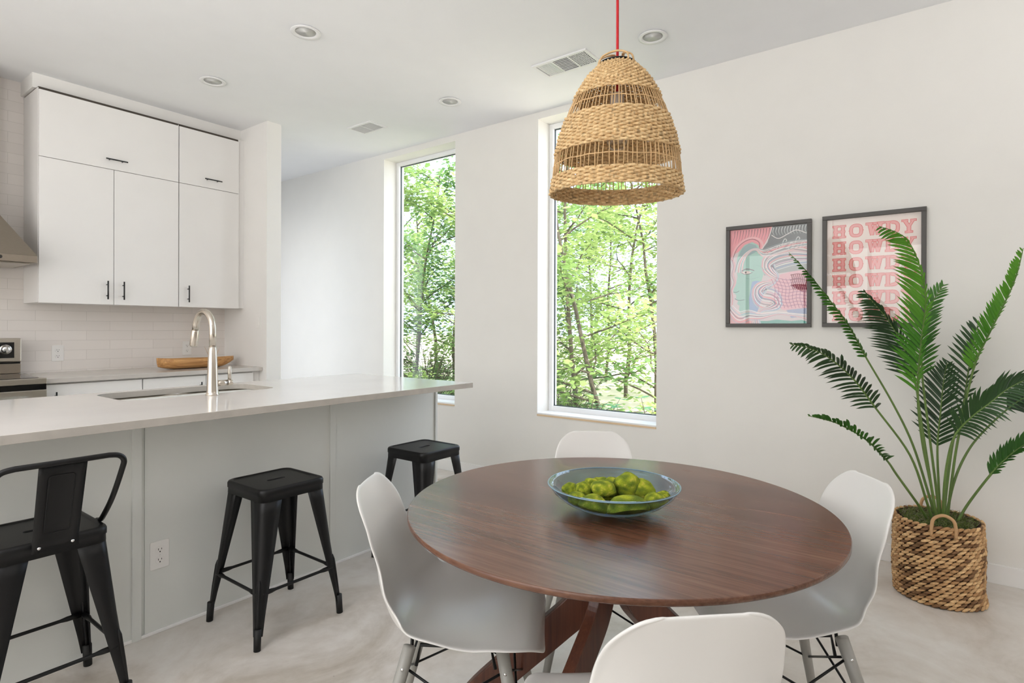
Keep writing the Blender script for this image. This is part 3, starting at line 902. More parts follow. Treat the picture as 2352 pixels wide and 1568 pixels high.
# ------------------------------------------------------------------ glass bowl with moss stones
BC = V((1.508, .762, TZ))
t = thing('glass_bowl', 'wide shallow blue tinted glass bowl on the walnut table', 'bowl', BC)
po = [(.001, .0008), (.045, .0008), (.07, .004), (.11, .015), (.145, .032), (.172, .054), (.188, .078)]
pi = [(r-.0035, z+.003) for r, z in reversed(po[1:])]
prof = [(r, z) for r, z in po]+[(.1868, .0795)]+pi[0:1]+pi[1:]+[(.001, .0045)]
b = MB(); b.lathe(prof, 72); b.build('glass_body', M['bowlglass'], t)
b = MB()
b.lathe([(.1885+.0022*math.cos(a), .0785+.0018*math.sin(a)) for a in [2*PI*k/8 for k in range(8)]], 72, closed=True)
b.build('rim', plain('glass_rim', (120, 150, 165), .1), t)
# moss stones: x, y (towards camera frame), z, radii
yaw = .6436
def cam2w(r, f): # r to the right, f away from the viewer, in the table plane
    return V((f*math.cos(yaw)+r*math.sin(yaw), f*math.sin(yaw)-r*math.cos(yaw), 0))
ST = [
 (-.120, .035, .050, .026, .019, 'moss stone at the left end of the bowl, yellowish end facing out'),
 (-.085, .012, .056, .025, .022, 'rounded moss stone second from the left in the upper row'),
 (-.108, -.035, .042, .028, .020, 'moss stone at the left bowl rim, below the leftmost one'),
 (-.055, .055, .056, .027, .022, 'lit moss stone at the back, left of the centre'),
 (-.022, .080, .054, .030, .020, 'smooth green moss stone furthest back in the middle'),
 (.003, .045, .060, .030, .022, 'moss stone just behind the large central one'),
 (.050, .078, .060, .026, .022, 'dark moss stone furthest back, right of centre'),
 (.088, .060, .054, .030, .022, 'long dark moss stone at the back right'),
 (-.035, -.028, .070, .036, .022, 'yellow-green moss stone lying on top, left of centre'),
 (-.012, .004, .062, .030, .022, 'moss stone half hidden behind the yellow-green top one'),
 (.038, -.008, .078, .037, .030, 'largest yellow-flecked moss stone on top of the pile'),
 (.082, .000, .060, .040, .026, 'dark sloping moss stone right of the largest top one'),
 (-.072, -.092, .040, .041, .028, 'moss stone pressed to the front glass, left of the middle one'),
 (.022, -.108, .040, .058, .032, 'broadest moss stone at the front middle, behind the glass'),
 (.104, -.070, .040, .036, .028, 'moss stone at the front right with a brown underside'),
 (.138, -.020, .048, .022, .013, 'small flat moss stone by itself at the right rim'),
 (-.010, .022, .034, .034, .020, 'moss stone low in the pile, nearly buried at the centre'),
]
def bowl_z(r):
    for (a, za), (c, zc_) in zip(po, po[1:]):
        if r <= c: return za+(zc_-za)*(r-a)/(c-a)
    return po[-1][1]
def stone(i, r, f, z, ra, rb, lab):
    rnd = random.Random(i*13+5)
    bm = bmesh.new(); bmesh.ops.create_icosphere(bm, subdivisions=4, radius=1)
    rot = Matrix.Rotation(yaw-PI/2+rnd.uniform(-.35, .35), 3, 'Z') @ Matrix.Rotation(rnd.uniform(-.18, .18), 3, 'Y')
    vs = []; cols = []
    for v in bm.verts:
        q = v.co.copy(); d = noise.noise(q*1.3+V((i*3.1, 0, 0)))*.16+noise.noise(q*14+V((i, 0, 0)))*.03+noise.noise(q*30)*.015
        q *= 1+d
        q = V((q.x*ra, q.y*ra*.8, q.z*rb*1.12)); q = rot @ q
        w_ = q+cam2w(r, f); rr = math.hypot(w_.x, w_.y); zz = w_.z+z
        if rr > .172 and zz < .08: q -= V((w_.x, w_.y, 0))*((rr-.172)/rr); rr = .172
        fl = bowl_z(rr)+.007
        if zz < fl: q.z += fl-zz
        vs.append(q)
        k = noise.noise(v.co*2.1+V((i*7.7, 2, 1)))*.5+.5; k2 = noise.noise(v.co*16+V((i, 5, 1)))*.5+.5
        k = max(0, min(1, (k-.3)*1.9)); 
        c = V(rgb((104, 124, 26))[:3]).lerp(V(rgb((196, 204, 44))[:3]), k*.85)
        if k2 > .62 and k > .5: c = c.lerp(V(rgb((220, 202, 84))[:3]), .6)
        cols.append((*c, 1))
    b = MB(); b.smooth = True
    b.v = [tuple(v) for v in vs]; b.col = cols; b.f = [[v.index for v in f.verts] for f in bm.faces]; b.mi = [0]*len(b.f); b.sm = [True]*len(b.f)
    bm.free()
    o = b.build('moss_stone', M['mossball'], fix=False)
    o.location = BC+cam2w(r, f)+V((0, 0, z-.0))
    tag(o, lab, 'moss stone', 'green moss stones heaped in the glass bowl')
for i, q in enumerate(ST): stone(i, *q)

# ------------------------------------------------------------------ woven pendant
PC = V((1.578, .789, 0))
t = thing('pendant_lamp', 'woven seagrass bell pendant hanging on a red cord over the table', 'pendant lamp', (PC.x, PC.y, 2.06), 0)
b = MB().tube([(0, 0, CE-2.06-.02), (0, 0, .3), (.001, 0, .04), (0, 0, -.10)], .0042, 12); b.build('cord', M['red'], t)
MB().lathe([(.001, CE-2.06), (.05, CE-2.06), (.05, CE-2.06-.018), (.04, CE-2.06-.024), (.001, CE-2.06-.024)], 32).build('ceiling_canopy', M['red'], t)
shade = []
tilt = Matrix.Rotation(math.radians(3.0), 4, V((math.sin(yaw), -math.cos(yaw), 0)))
# profile radius vs depth below the neck
PR = [(0, .045), (.012, .060), (.035, .084), (.065, .106), (.104, .128), (.14, .144), (.171, .156), (.22, .173), (.272, .185), (.31, .190), (.346, .192), (.37, .196), (.40, .201)]
def rad(h):
    for (a, ra), (c, rc) in zip(PR, PR[1:]):
        if h <= c: return ra+(rc-ra)*(h-a)/(c-a)
    return PR[-1][1]
def ring(b, h, rs, nst, ph, amp=.0030, seg=7, ns=300, jit=0):
    pts = []; rr = rad(h)
    for k in range(ns):
        a = 2*PI*k/ns
        w = math.sin(a*nst/2*1.0+ph)
        nn = noise.noise(V((math.cos(a)*6, math.sin(a)*6, h*90)))
        r_ = rr+amp*w+nn*.0012
        pts.append(tilt @ V((r_*math.cos(a), r_*math.sin(a), -h+nn*.0012+jit*math.sin(a*3))))
    return pts
def band(h0, h1, nm, nst=60):
    b = MB(); b.smooth = True
    nrow = max(2, round((h1-h0)/.0053))
    for i in range(nrow+1):
        h = h0+(h1-h0)*i/nrow
        pts = ring(b, h, None, nst, i*PI)
        r0 = .0043
        # colour varies along every strand
        n = len(pts); seg = 6
        o = len(b.v)
        for k, p in enumerate(pts):
            a = 2*PI*k/n
            tg = (pts[(k+1) % n]-pts[k-1]).normalized(); out = V((math.cos(a), math.sin(a), 0)); up = tg.cross(out)
            tw = math.sin(k*1.3+i*.7)*.0006
            cn = noise.noise(V((math.cos(a)*9, math.sin(a)*9, i*2.3)))*.5+.5
            c = V(rgb((182, 142, 92))[:3]).lerp(V(rgb((236, 206, 156))[:3]), max(0, min(1, cn*1.2-.05)))
            if noise.noise(V((k*.31, i*9.1, 0))) > .42: c *= .62
            for q in range(seg):
                an = 2*PI*q/seg
                b.v.append(tuple(p+out*math.cos(an)*(r0*.75+tw)+up*math.sin(an)*(r0+tw))); b.col.append((*c, 1))
        for k in range(n):
            l = (k+1) % n
            for q in range(seg):
                q2 = (q+1) % seg
                b.f.append([o+k*seg+q, o+k*seg+q2, o+l*seg+q2, o+l*seg+q]); b.mi.append(0); b.sm.append(True)
    return b.build(nm, M['seagrass'], t, fix=False)
band(.0, .104, 'woven_band'); band(.171, .272, 'woven_band'); band(.344, .388, 'woven_band')
def stakes(h0, h1):
    b = MB(); rnd = random.Random(int(h0*1000))
    ns = 88
    for k in range(ns):
        a = 2*PI*(k+rnd.uniform(-.18, .18))/ns; a2 = a+rnd.uniform(-.022, .022); am = (a+a2)/2+rnd.uniform(-.01, .01)
        hs = [h0-.01, (h0+h1)/2, h1+.01]
        pts = [tilt @ V((rad(h)*math.cos(x), rad(h)*math.sin(x), -h)) for h, x in zip(hs, (a, am, a2))]
        b.tube(pts, rnd.uniform(.0013, .0019), 5)
    hm = (h0+h1)/2
    pts = [tilt @ V(((rad(hm)+.001*math.sin(44*x))*math.cos(x), (rad(hm)+.001*math.sin(44*x))*math.sin(x), -hm+noise.noise(V((x*4, hm, 0)))*.003)) for x in [2*PI*k/176 for k in range(176)]]
    b.tube(pts, .0018, 6, closed=True)
    return b.build('cane_lattice', M['cane'], t)
stakes(.104, .171); stakes(.272, .344)
b = MB(); rnd = random.Random(9)
for k in range(3):   # small handle loops at the neck
    a0 = 2*PI*k/3+.4
    p0 = tilt @ V((.058*math.cos(a0), .058*math.sin(a0), -.006)); p1 = tilt @ V((.058*math.cos(a0+1.7), .058*math.sin(a0+1.7), -.006))
    for q in range(3):
        mid = (p0+p1)/2*.5+V((rnd.uniform(-.004, .004), rnd.uniform(-.004, .004), .036+rnd.uniform(-.003, .003)))
        b.tube(smooth_path([p0, p0*.85+V((0, 0, .022)), mid, p1*.85+V((0, 0, .022)), p1], 4), .0026, 6)
b.build('neck_loops', M['cane'], t)
b = MB().lathe([(.052, -.004), (.055, 0), (.052, .003), (.049, 0)], 36, mat=tilt, closed=True); b.build('neck_ring', M['wire'], t)
b = MB().lathe([(.001, -.09), (.018, -.09), (.021, -.10), (.021, -.15), (.018, -.155), (.001, -.155)], 24); b.build('bulb_socket', plain('socket_white', (200, 190, 180), .4), t)
b = MB(); prof = [(.013, -.155), (.015, -.165), (.026, -.19), (.033, -.215), (.030, -.24), (.018, -.257), (.001, -.262)]
b.lathe(prof, 28); b.build('light_bulb', M['bulb'], t)

# ------------------------------------------------------------------ wall pictures
def pic_root(y0, y1, z0, z1, lab):
    # local frame: +x to the right as seen from the room, +y up, +z out of the wall (towards -X)
    t = thing('framed_poster', lab, 'framed picture', (XW-.001, y1, z0), 0)
    return t, y1-y0, z1-z0
PM = Matrix(((0, 0, -1, 0), (-1, 0, 0, 0), (0, 1, 0, 0), (0, 0, 0, 1)))  # (u,v,w)->(-w,-u,v)
def pic_frame(t, w, h, fw=.023, dp=.024):
    b = MB()
    for (a, c, d, e) in ((0, w, 0, fw), (0, w, h-fw, h), (0, fw, fw, h-fw), (w-fw, w, fw, h-fw)):
        b.prism([(a, d), (c, d), (c, e), (a, e)], 0, dp, PM)
    b.build('frame', M['frameb'], t, bevel=.0015)
    MB().prism([(fw, fw), (w-fw, fw), (w-fw, h-fw), (fw, h-fw)], .013, .0145, PM).build('glass', M['picglass'], t)
class Art:
    """flat ink on paper, drawn in u (0..w) v (0..h)"""
    def __init__(s, ox, oy, sw, sh): s.b = MB(); s.ox, s.oy, s.sw, s.sh = ox, oy, sw, sh; s.lay = 0; s.mats = []
    def mat(s, c):
        for i, (cc, m) in enumerate(s.mats):
            if cc == c: return i
        m = plain('ink_%d_%d_%d' % c, c, .6); s.mats.append((c, m)); return len(s.mats)-1
    def P(s, u, v):
        u = min(max(u, 0), 1); v = min(max(v, 0), 1)
        return (s.ox+u*s.sw, s.oy+v*s.sh)
    def poly(s, pts, c):
        s.lay += 1; z = .0052+s.lay*.000012
        s.b.m = s.mat(c)
        vs = [PM @ V((*s.P(*p), z)) for p in pts]
        s.b.add(vs, [tuple(range(len(vs)))])
    def stroke(s, pts, w, c, sm=True, taper=False):
        s.lay += 1; z = .0052+s.lay*.000012
        s.b.m = s.mat(c)
        q = [V((*s.P(*p), 0)) for p in pts]
        if sm and len(q) > 2: q = smooth_path(q, 5)
        n = len(q); vs = []
        for i, p in enumerate(q):
            tg = q[min(i+1, n-1)]-q[max(i-1, 0)]
            tg.normalize(); nn = V((-tg.y, tg.x, 0))
            k = w/2*(1 if not taper else max(.15, 1-i/n))
            vs += [PM @ (V((0, 0, z))+p+nn*k), PM @ (V((0, 0, z))+p-nn*k)]
        s.b.add(vs, [(2*i, 2*i+1, 2*i+3, 2*i+2) for i in range(n-1)])
    def build(s, t, nm='print'):
        return s.b.build(nm, [m for _, m in s.mats], t, fix=False)

# ---- HOWDY poster
t, w, h = pic_root(.067, .554, 1.274, 1.908, 'black framed pink HOWDY lettering poster, partly behind the palm')
pic_frame(t, w, h)
A = Art(.02, .02, w-.04, h-.04)
A.poly([(0, 0), (1, 0), (1, 1), (0, 1)], (244, 230, 222))
def glyph(ch, x, y, gw, gh):
    """strokes (x0,y0,x1,y1,width) in unit cell"""
    G = {
     'H': [(.22, 0, .22, 1, .24), (.78, 0, .78, 1, .24), (.2, .5, .8, .5, .17), (0, .06, .46, .06, .13), (.54, .06, 1, .06, .13), (0, .94, .46, .94, .13), (.54, .94, 1, .94, .13), (.06, .5, .4, .5, .12), (.6, .5, .94, .5, .12)],
     'W': [(.2, .95, .34, .06, .2), (.34, .06, .5, .8, .13), (.5, .8, .66, .06, .13), (.66, .06, .82, .95, .2), (-.02, .94, .36, .94, .13), (.40, .94, .62, .94, .12), (.66, .94, 1.02, .94, .13)],
     'Y': [(.2, .95, .5, .45, .22), (.8, .95, .5, .45, .16), (.5, .5, .5, 0, .24), (0, .94, .42, .94, .13), (.6, .94, 1, .94, .13), (.24, .06, .76, .06, .13)],
     'D': [(.2, 0, .2, 1, .24), (0, .06, .5, .06, .13), (0, .94, .5, .94, .13)],
     'O': []}
    st = G[ch]
    if ch in 'OD':
        cxx, rx = (.5, .38) if ch == 'O' else (.42, .46)
        a0, a1 = (0, 2*PI) if ch == 'O' else (-PI/2, PI/2)
        k = 20
        pts = [(cxx+rx*math.copysign(abs(math.cos(a))**.7, math.cos(a)), .5+.41*math.copysign(abs(math.sin(a))**.7, math.sin(a))) for a in [a0+(a1-a0)*i/k for i in range(k+1)]]
        arcs = [pts]
    else: arcs = []
    for (dd, c) in ((.010, (226, 112, 108)), (-.004, (240, 166, 164))):
        for (x0, y0, x1, y1, sw) in st:
            p0 = V((x+x0*gw, y+y0*gh)); p1 = V((x+x1*gw, y+y1*gh)); e = (p1-p0).normalized()*dd*.4
            if abs(y1-y0) > .3 and dd < 0: e *= 0
            A.stroke([tuple(p0-e), tuple(p1+e)], (sw*gw+dd)*A.sw, c, False)
        for ar in arcs:
            A.stroke([(x+a*gw, y+b_*gh) for a, b_ in ar], (.22*gw+dd)*A.sw, c, False)
    if ch in 'OHD':   # small ornaments: side spurs
        for sx in ((-.02, 1.02) if ch == 'O' else ()):
            A.stroke([(x+(sx-.04)*gw, y+.5*gh), (x+(sx+.04)*gw, y+.5*gh)], .012*A.sw, (226, 112, 108), False)
for row in range(6):
    y = .862-row*.158
    xs = {'H': .07, 'O': .255, 'W': .435, 'D': .635, 'Y': .80}
    for ch_ in 'HOWDY':
        glyph(ch_, xs[ch_], y-.045, .145 if ch_ != 'W' else .185, .118)
A.build(t)

# ---- swirling face print
t, w, h = pic_root(.610, 1.095, 1.272, 1.904, 'black framed pastel print of a teal face with swirling hair')
pic_frame(t, w, h)
A = Art(.02, .02, w-.04, h-.04)
GY, TE, PK, WH, DG, LB, PU, RD = (166, 170, 168), (166, 208, 194), (242, 168, 172), (240, 236, 234), (112, 116, 118), (150, 174, 208), (206, 164, 206), (150, 40, 62)
A.poly([(0, 0), (1, 0), (1, 1), (0, 1)], (222, 206, 206))
A.poly([(.38, .72), (.50, .84), (.56, 1), (1, 1), (1, .76), (.7, .75)], DG)
A.poly([(0, .70), (0, 1), (.56, 1), (.52, .88), (.42, .78), (.38, .74), (.2, .8), (.06, .74)], (244, 160, 168))
A.poly([(.10, .70), (.13, .77), (.2, .83), (.3, .855), (.38, .82), (.41, .74), (.48, .66), (.47, .56), (.42, .44), (.36, .30), (.32, .12), (.24, .07), (.16, .09), (.125, .15), (.135, .19), (.10, .215), (.115, .245), (.085, .27), (.09, .305), (.055, .335), (.05, .365), (.085, .42), (.105, .50), (.085, .58)], TE)
A.poly([(.12, .72), (.17, .80), (.26, .845), (.35, .82), (.38, .76), (.26, .715)], (150, 178, 180))
A.poly([(.30, .44), (.26, .26), (.27, .1), (.36, .1), (.44, .28), (.5, .42), (.36, .45)], LB)
A.poly([(.42, .42), (.66, .50), (.92, .55), (1, .54), (1, .12), (.7, .14), (.5, .26), (.62, .34)], (238, 186, 194))
A.poly([(.46, .50), (.42, .62), (.5, .70), (1, .71), (1, .54), (.7, .52)], GY)
A.poly([(.74, .14), (1, .16), (1, .08), (.8, .06)], (164, 172, 200))
A.poly([(0, 0), (0, .18), (.1, .10), (.2, .05), (.3, .03), (.3, 0)], (240, 170, 170))
A.poly([(.28, 0), (.34, .035), (.5, .03), (.62, .045), (.8, .03), (.93, .04), (1, .02), (1, 0)], (104, 180, 164))
rnd = random.Random(4)
for i in range(13):   # strokes of the headdress
    x0 = .04+i*.038; bx = .5-(.5-x0)*.9
    A.stroke([(x0+.03, .985), (x0+.022, .93), (x0-.005, .885-abs(i-7)*.006)], .0038, (96, 48, 56), True, True)
A.stroke([(.02, .68), (.08, .80), (.18, .875), (.30, .90), (.40, .87), (.44, .80), (.38, .74)], .012, (250, 190, 194))
A.stroke([(.03, .66), (.09, .79), (.19, .862), (.30, .885), (.385, .85), (.40, .79)], .003, (90, 54, 60))
A.stroke([(.56, .995), (.52, .90), (.45, .80), (.38, .73)], .004, WH)
for i in range(12):
    x0 = .58+i*.036
    A.stroke([(x0, .985), (x0-.012, .94), (x0+.008, .90)], .005, (226, 232, 232), True, True)
A.stroke([(.55, .91), (.64, .87), (.76, .91), (.86, .94), (.98, .90)], .0045, WH)
for (x0, y0) in ((.62, .80), (.70, .86), (.78, .82), (.86, .87), (.92, .82)):
    A.stroke([(x0-.02, y0-.07), (x0, y0-.02), (x0+.02, y0), (x0+.04, y0-.015), (x0+.03, y0-.03)], .0045, (220, 224, 224))
def ribbons(pts, cols, step, w):
    q = smooth_path([(u, v, 0) for u, v in pts], 4)
    n = len(q)
    for k, c in enumerate(cols):
        o_ = (k-len(cols)/2)*step
        out = []
        for i in range(n):
            tg = (q[min(i+1, n-1)]-q[max(i-1, 0)]).normalized()
            m_ = .7+.5*math.sin(i*.21)
            out.append((q[i].x-tg.y*o_*m_, q[i].y+tg.x*o_*m_))
        A.stroke(out, w, c, False)
ribbons([(1.02, .67), (.8, .685), (.63, .665), (.52, .61), (.55, .54), (.62, .48), (.57, .42), (.46, .39), (.40, .34), (.44, .285), (.56, .26), (.62, .21), (.54, .165), (.43, .14), (.37, .07), (.36, -.02)],
        [(200, 196, 200), PK, WH, (170, 150, 156), (236, 206, 208), WH, (128, 130, 160), PK, WH, (150, 128, 146), (226, 190, 206), WH, (150, 168, 198), (206, 210, 214)], .0155, .0052)
ribbons([(1.02, .80), (.8, .785), (.6, .745), (.47, .725), (.41, .745), (.36, .775), (.29, .77), (.21, .72), (.15, .64), (.13, .54)],
        [(150, 160, 166), WH, (226, 214, 212), PK, WH, (178, 190, 196), WH, (240, 200, 200)], .012, .0045)
ribbons([(-.02, .2), (.06, .12), (.14, .075), (.26, .10), (.42, .085), (.62, .11), (.82, .095), (1.02, .07)],
        [(200, 180, 190), PK, WH, (160, 140, 156), WH, (190, 200, 210), (240, 206, 206), WH], .015, .0050)
ribbons([(.0, .72), (.05, .62), (.03, .52), (.06, .44), (.02, .36), (.04, .28), (.03, .2)], [(240, 190, 196), WH, (200, 150, 164), PK], .018, .004)
for i in range(9):    # crackle in the lower right
    x = .60+i*.045; A.stroke([(x-.05, .46), (x, .36), (x-.01, .26), (x+.03, .16)], .0026, (176, 90, 130))
    y = .18+i*.033; A.stroke([(.60, y+.03), (.75, y), (.88, y+.014), (1, y)], .0026, (170, 96, 140))
for i in range(8):
    A.stroke([(.80+i*.024, .50), (.815+i*.024, .44), (.805+i*.024, .39), (.83+i*.022, .34)], .005, RD)
for y in (.49, .44, .385): A.stroke([(.79, y), (.88, y+.01), (.98, y-.01)], .005, RD)
A.stroke([(.16, .555), (.21, .575), (.27, .572), (.33, .555)], .005, (116, 98, 108), True)
A.poly([(.17, .54), (.20, .556), (.25, .556), (.29, .54), (.25, .526), (.20, .526)], (246, 226, 220))
A.poly([(.215+.012*math.cos(a), .541+.011*math.sin(a)) for a in [2*PI*k/10 for k in range(10)]], (70, 60, 66))
A.stroke([(.15, .545), (.2, .523), (.26, .522), (.31, .54)], .003, (130, 110, 116))
A.stroke([(.05, .34), (.09, .335), (.13, .35)], .004, (96, 130, 126)); A.stroke([(.07, .27), (.12, .25), (.2, .255)], .004, (96, 130, 126))
A.stroke([(.30, .62), (.40, .60), (.46, .56), (.50, .57)], .003, (150, 190, 180))
A.stroke([(.22, .48), (.3, .47), (.4, .49)], .002, (136, 178, 168))
A.build(t)

# ------------------------------------------------------------------ basket and palm
PBC = V((3.400, .015, 0)); BH = .372
t = thing('woven_basket', 'round tan water hyacinth basket on the floor holding the palm', 'basket', PBC)
def brad(z, a):
    r = .170+.006*math.sin(z/BH*PI)
    if z < .07: r += .010*(1-z/.07)*max(0, math.cos(a+1.15))*1.6
    return r+.004*noise.noise(V((math.cos(a)*2, math.sin(a)*2, z*6)))
b = MB(); b.smooth = True
rows, per = 22, 38
rnd = random.Random(12)
for i in range(rows):
    z = .012+(BH-.02)*i/(rows-1)
    for k in range(per):
        a = 2*PI*(k+(.5 if i % 2 else 0)+i*.12)/per
        light = rnd.random()
        if rnd.random() < .20: c = rgb((124, 90, 58))
        else:
            q = V(rgb((172, 130, 86))[:3]).lerp(V(rgb((226, 188, 138))[:3]), light); c = (*q, 1)
        r = brad(z, a)
        C_ = V((math.cos(a)*r, math.sin(a)*r, z)); tg = V((-math.sin(a), math.cos(a), 0)); out = V((math.cos(a), math.sin(a), 0))
        tl = .38
        ax1 = (tg*math.cos(tl)+V((0, 0, 1))*math.sin(tl)*(1)); ax1 = -ax1 if False else ax1
        ax2 = (V((0, 0, 1))*math.cos(tl)-tg*math.sin(tl))
        L1, L2, L3 = .0212*rnd.uniform(.85, 1.15), .0076*rnd.uniform(.85, 1.1), .008
        C_ = C_+out*rnd.uniform(-.002, .002)
        b.c = c
        vs = [C_-ax1*L1]; ns = 8
        for ra_ in (-.6, 0, .6):
            rr = math.sqrt(1-ra_*ra_)
            for q in range(ns):
                an = 2*PI*q/ns
                vs.append(C_+ax1*L1*ra_+ax2*L2*rr*math.cos(an)+out*L3*rr*math.sin(an))
        vs.append(C_+ax1*L1)
        fs = [(0, 1+(q+1) % ns, 1+q) for q in range(ns)]
        for j in range(2):
            fs += [(1+j*ns+q, 1+j*ns+(q+1) % ns, 1+(j+1)*ns+(q+1) % ns, 1+(j+1)*ns+q) for q in range(ns)]
        fs += [(1+2*ns+q, 1+2*ns+(q+1) % ns, 1+3*ns) for q in range(ns)]
        b.add(vs, fs)
b.build('woven_wall', M['hyacinth'], t)
prof = [(.001, .004), (.165, .004), (.166, .02), (.170, .19), (.166, BH-.006), (.158, BH-.006), (.156, .05), (.001, .05)]
MB().lathe(prof, 48).build('liner', plain('basket_inner', (66, 46, 30), .9), t)
for a in (math.radians(180+8), math.radians(8)):
    c = V((math.cos(a), math.sin(a), 0)); sd = V((-c.y, c.x, 0))
    p = [c*.168+sd*.045+V((0, 0, BH-.045)), c*.172+sd*.044+V((0, 0, BH+.0)), c*.172+sd*.034+V((0, 0, BH+.035)), c*.172+V((0, 0, BH+.052)), c*.172-sd*.034+V((0, 0, BH+.035)), c*.172-sd*.044+V((0, 0, BH+.0)), c*.168-sd*.045+V((0, 0, BH-.045))]
    MB().tube(smooth_path(p, 5), .0072, 10).build('handle', plain('basket_handle', (196, 156, 112), .6, bump=.3, bscale=150), t)

t = thing('potted_palm', 'tall artificial palm with long green fronds in the woven basket', 'plant', PBC+V((0, 0, BH-.05)))
O_ = PBC+V((0, 0, BH-.05))
b = MB(); b.smooth = True
rnd = random.Random(5)
rows_ = []
for i in range(15):
    rr = .154*i/14; row = []
    for k in range(48):
        a = 2*PI*k/48; q = V((rr*math.cos(a), rr*math.sin(a), 0))
        row.append((q.x, q.y, .045+noise.noise(q*22)*.014+noise.noise(q*70)*.008-.03*(rr/.154)**3))
    row.append(row[0]); rows_.append(row)
b.grid(rows_); mo = b.build('moss_top', M['moss'], t, weld=True)
b = MB()
for k in range(1300):
    rr = .150*math.sqrt(rnd.random()); a = rnd.uniform(0, 2*PI)
    p = V((rr*math.cos(a), rr*math.sin(a), .040)); d = V((rnd.uniform(-1, 1), rnd.uniform(-1, 1), rnd.uniform(.3, 1.2))).normalized()
    e = p+d*rnd.uniform(.012, .03); sdv = d.orthogonal().normalized()*.0012
    mdl = (p+e)/2+V((rnd.uniform(-.006, .006), rnd.uniform(-.006, .006), .004))
    b.m = 0 if rnd.random() < .6 else 1
    b.add([p-sdv, p+sdv, mdl+sdv, mdl-sdv, e], [(0, 1, 2, 3), (3, 2, 4)])
tag(b.build('moss_strands', [plain('moss_strand', (92, 108, 44), .9), plain('moss_strand_grey', (120, 116, 88), .9)], t, fix=False), kind='stuff')

FR = {
'f1': [[3.331, 0.055, 0.372], [3.285, 0.085, 0.44], [3.127, 0.162, 0.602], [3.064, 0.196, 0.674], [2.927, 0.262, 0.779], [2.79, 0.345, 0.855], [2.701, 0.398, 0.885], [2.62, 0.439, 0.904]],
'f2': [[3.371, 0.036, 0.366], [3.344, 0.056, 0.451], [3.26, 0.118, 0.674], [3.094, 0.24, 0.899], [2.986, 0.319, 1.038], [2.876, 0.399, 1.133], [2.779, 0.461, 1.177], [2.685, 0.52, 1.196]],
'f3': [[3.43, 0.023, 0.353], [3.426, 0.046, 0.454], [3.438, 0.114, 0.697], [3.415, 0.196, 0.896], [3.372, 0.304, 1.117], [3.32, 0.374, 1.274], [3.236, 0.47, 1.437], [3.166, 0.547, 1.556], [3.106, 0.611, 1.641]],
'f4': [[3.311, 0.016, 0.375], [3.272, 0.036, 0.532], [3.196, 0.071, 0.76], [3.135, 0.086, 0.982], [3.096, 0.072, 1.216], [3.059, 0.056, 1.386], [2.992, 0.078, 1.532], [2.93, 0.128, 1.649], [2.841, 0.214, 1.693]],
'f5': [[3.458, 0.02, 0.346], [3.458, 0.038, 0.491], [3.466, 0.077, 0.782], [3.468, 0.109, 1.016], [3.456, 0.159, 1.188], [3.426, 0.216, 1.307], [3.38, 0.278, 1.401], [3.351, 0.316, 1.455]],
'f6': [[3.418, 0.006, 0.355], [3.408, 0.02, 0.505], [3.386, 0.051, 0.796], [3.356, 0.075, 1.046], [3.343, 0.076, 1.233], [3.361, 0.053, 1.347], [3.383, 0.024, 1.419], [3.405, -0.006, 1.477]],
'f7': [[3.496, 0.003, 0.34], [3.49, 0.011, 0.51], [3.487, 0.016, 0.69], [3.483, 0.005, 0.851], [3.492, -0.006, 1.0], [3.503, -0.021, 1.101]],
'f8': [[3.415, -0.023, 0.362], [3.414, -0.038, 0.534], [3.394, -0.061, 0.746], [3.36, -0.114, 1.076], [3.35, -0.166, 1.235], [3.344, -0.225, 1.39], [3.32, -0.259, 1.502], [3.284, -0.277, 1.611]],
'f9': [[3.481, -0.01, 0.346], [3.503, -0.023, 0.513], [3.521, -0.046, 0.724], [3.536, -0.083, 0.895], [3.54, -0.103, 1.065], [3.554, -0.121, 1.191], [3.569, -0.141, 1.307]],
'f10': [[3.353, -0.007, 0.369], [3.308, -0.012, 0.553], [3.269, -0.028, 0.702], [3.252, -0.053, 0.796], [3.232, -0.11, 0.882], [3.22, -0.161, 0.939], [3.224, -0.232, 1.015], [3.231, -0.308, 1.059], [3.236, -0.382, 1.041]],
'f11': [[3.411, -0.017, 0.366], [3.42, -0.046, 0.534], [3.438, -0.086, 0.66], [3.456, -0.142, 0.766], [3.495, -0.245, 0.897], [3.515, -0.321, 0.961], [3.554, -0.405, 0.989], [3.557, -0.477, 0.975]],
'f12': [[3.369, -0.062, 0.374], [3.374, -0.101, 0.463], [3.356, -0.177, 0.609], [3.35, -0.235, 0.696], [3.34, -0.288, 0.758], [3.34, -0.355, 0.808], [3.341, -0.422, 0.815]]}
# name: index where the blade starts, length left, length right, spread angles (deg) out of the frond plane, sweep, droop, material
FP = {
'f1': (3, .045, .090, 115, 20, .55, .1, 'palmmid', 26), 'f2': (3, .10, .105, 20, 20, .55, .25, 'palmdark', 26), 'f3': (4, .06, .06, 65, 60, .35, .1, 'palmmid', 34),
'f4': (3, .135, .07, 15, 55, .75, .3, 'palmlit', 40), 'f5': (3, .13, .09, 20, 40, .6, .3, 'palmdark', 28), 'f6': (3, .10, .085, 25, 15, .45, .1, 'palmmid', 24),
'f7': (2, .13, .11, 10, 10, .42, .0, 'palmdark', 20), 'f8': (3, .078, .035, 30, 70, .4, .1, 'palmlit', 34), 'f9': (3, .12, .06, 15, 45, .3, .0, 'palmdark', 16),
'f10': (3, .11, .09, 30, 20, .55, .9, 'palmdark', 30), 'f11': (4, .10, .09, 20, 20, .55, .8, 'palmdark', 24), 'f12': (2, .08, .05, 30, 60, .6, .1, 'palmmid', 22)}
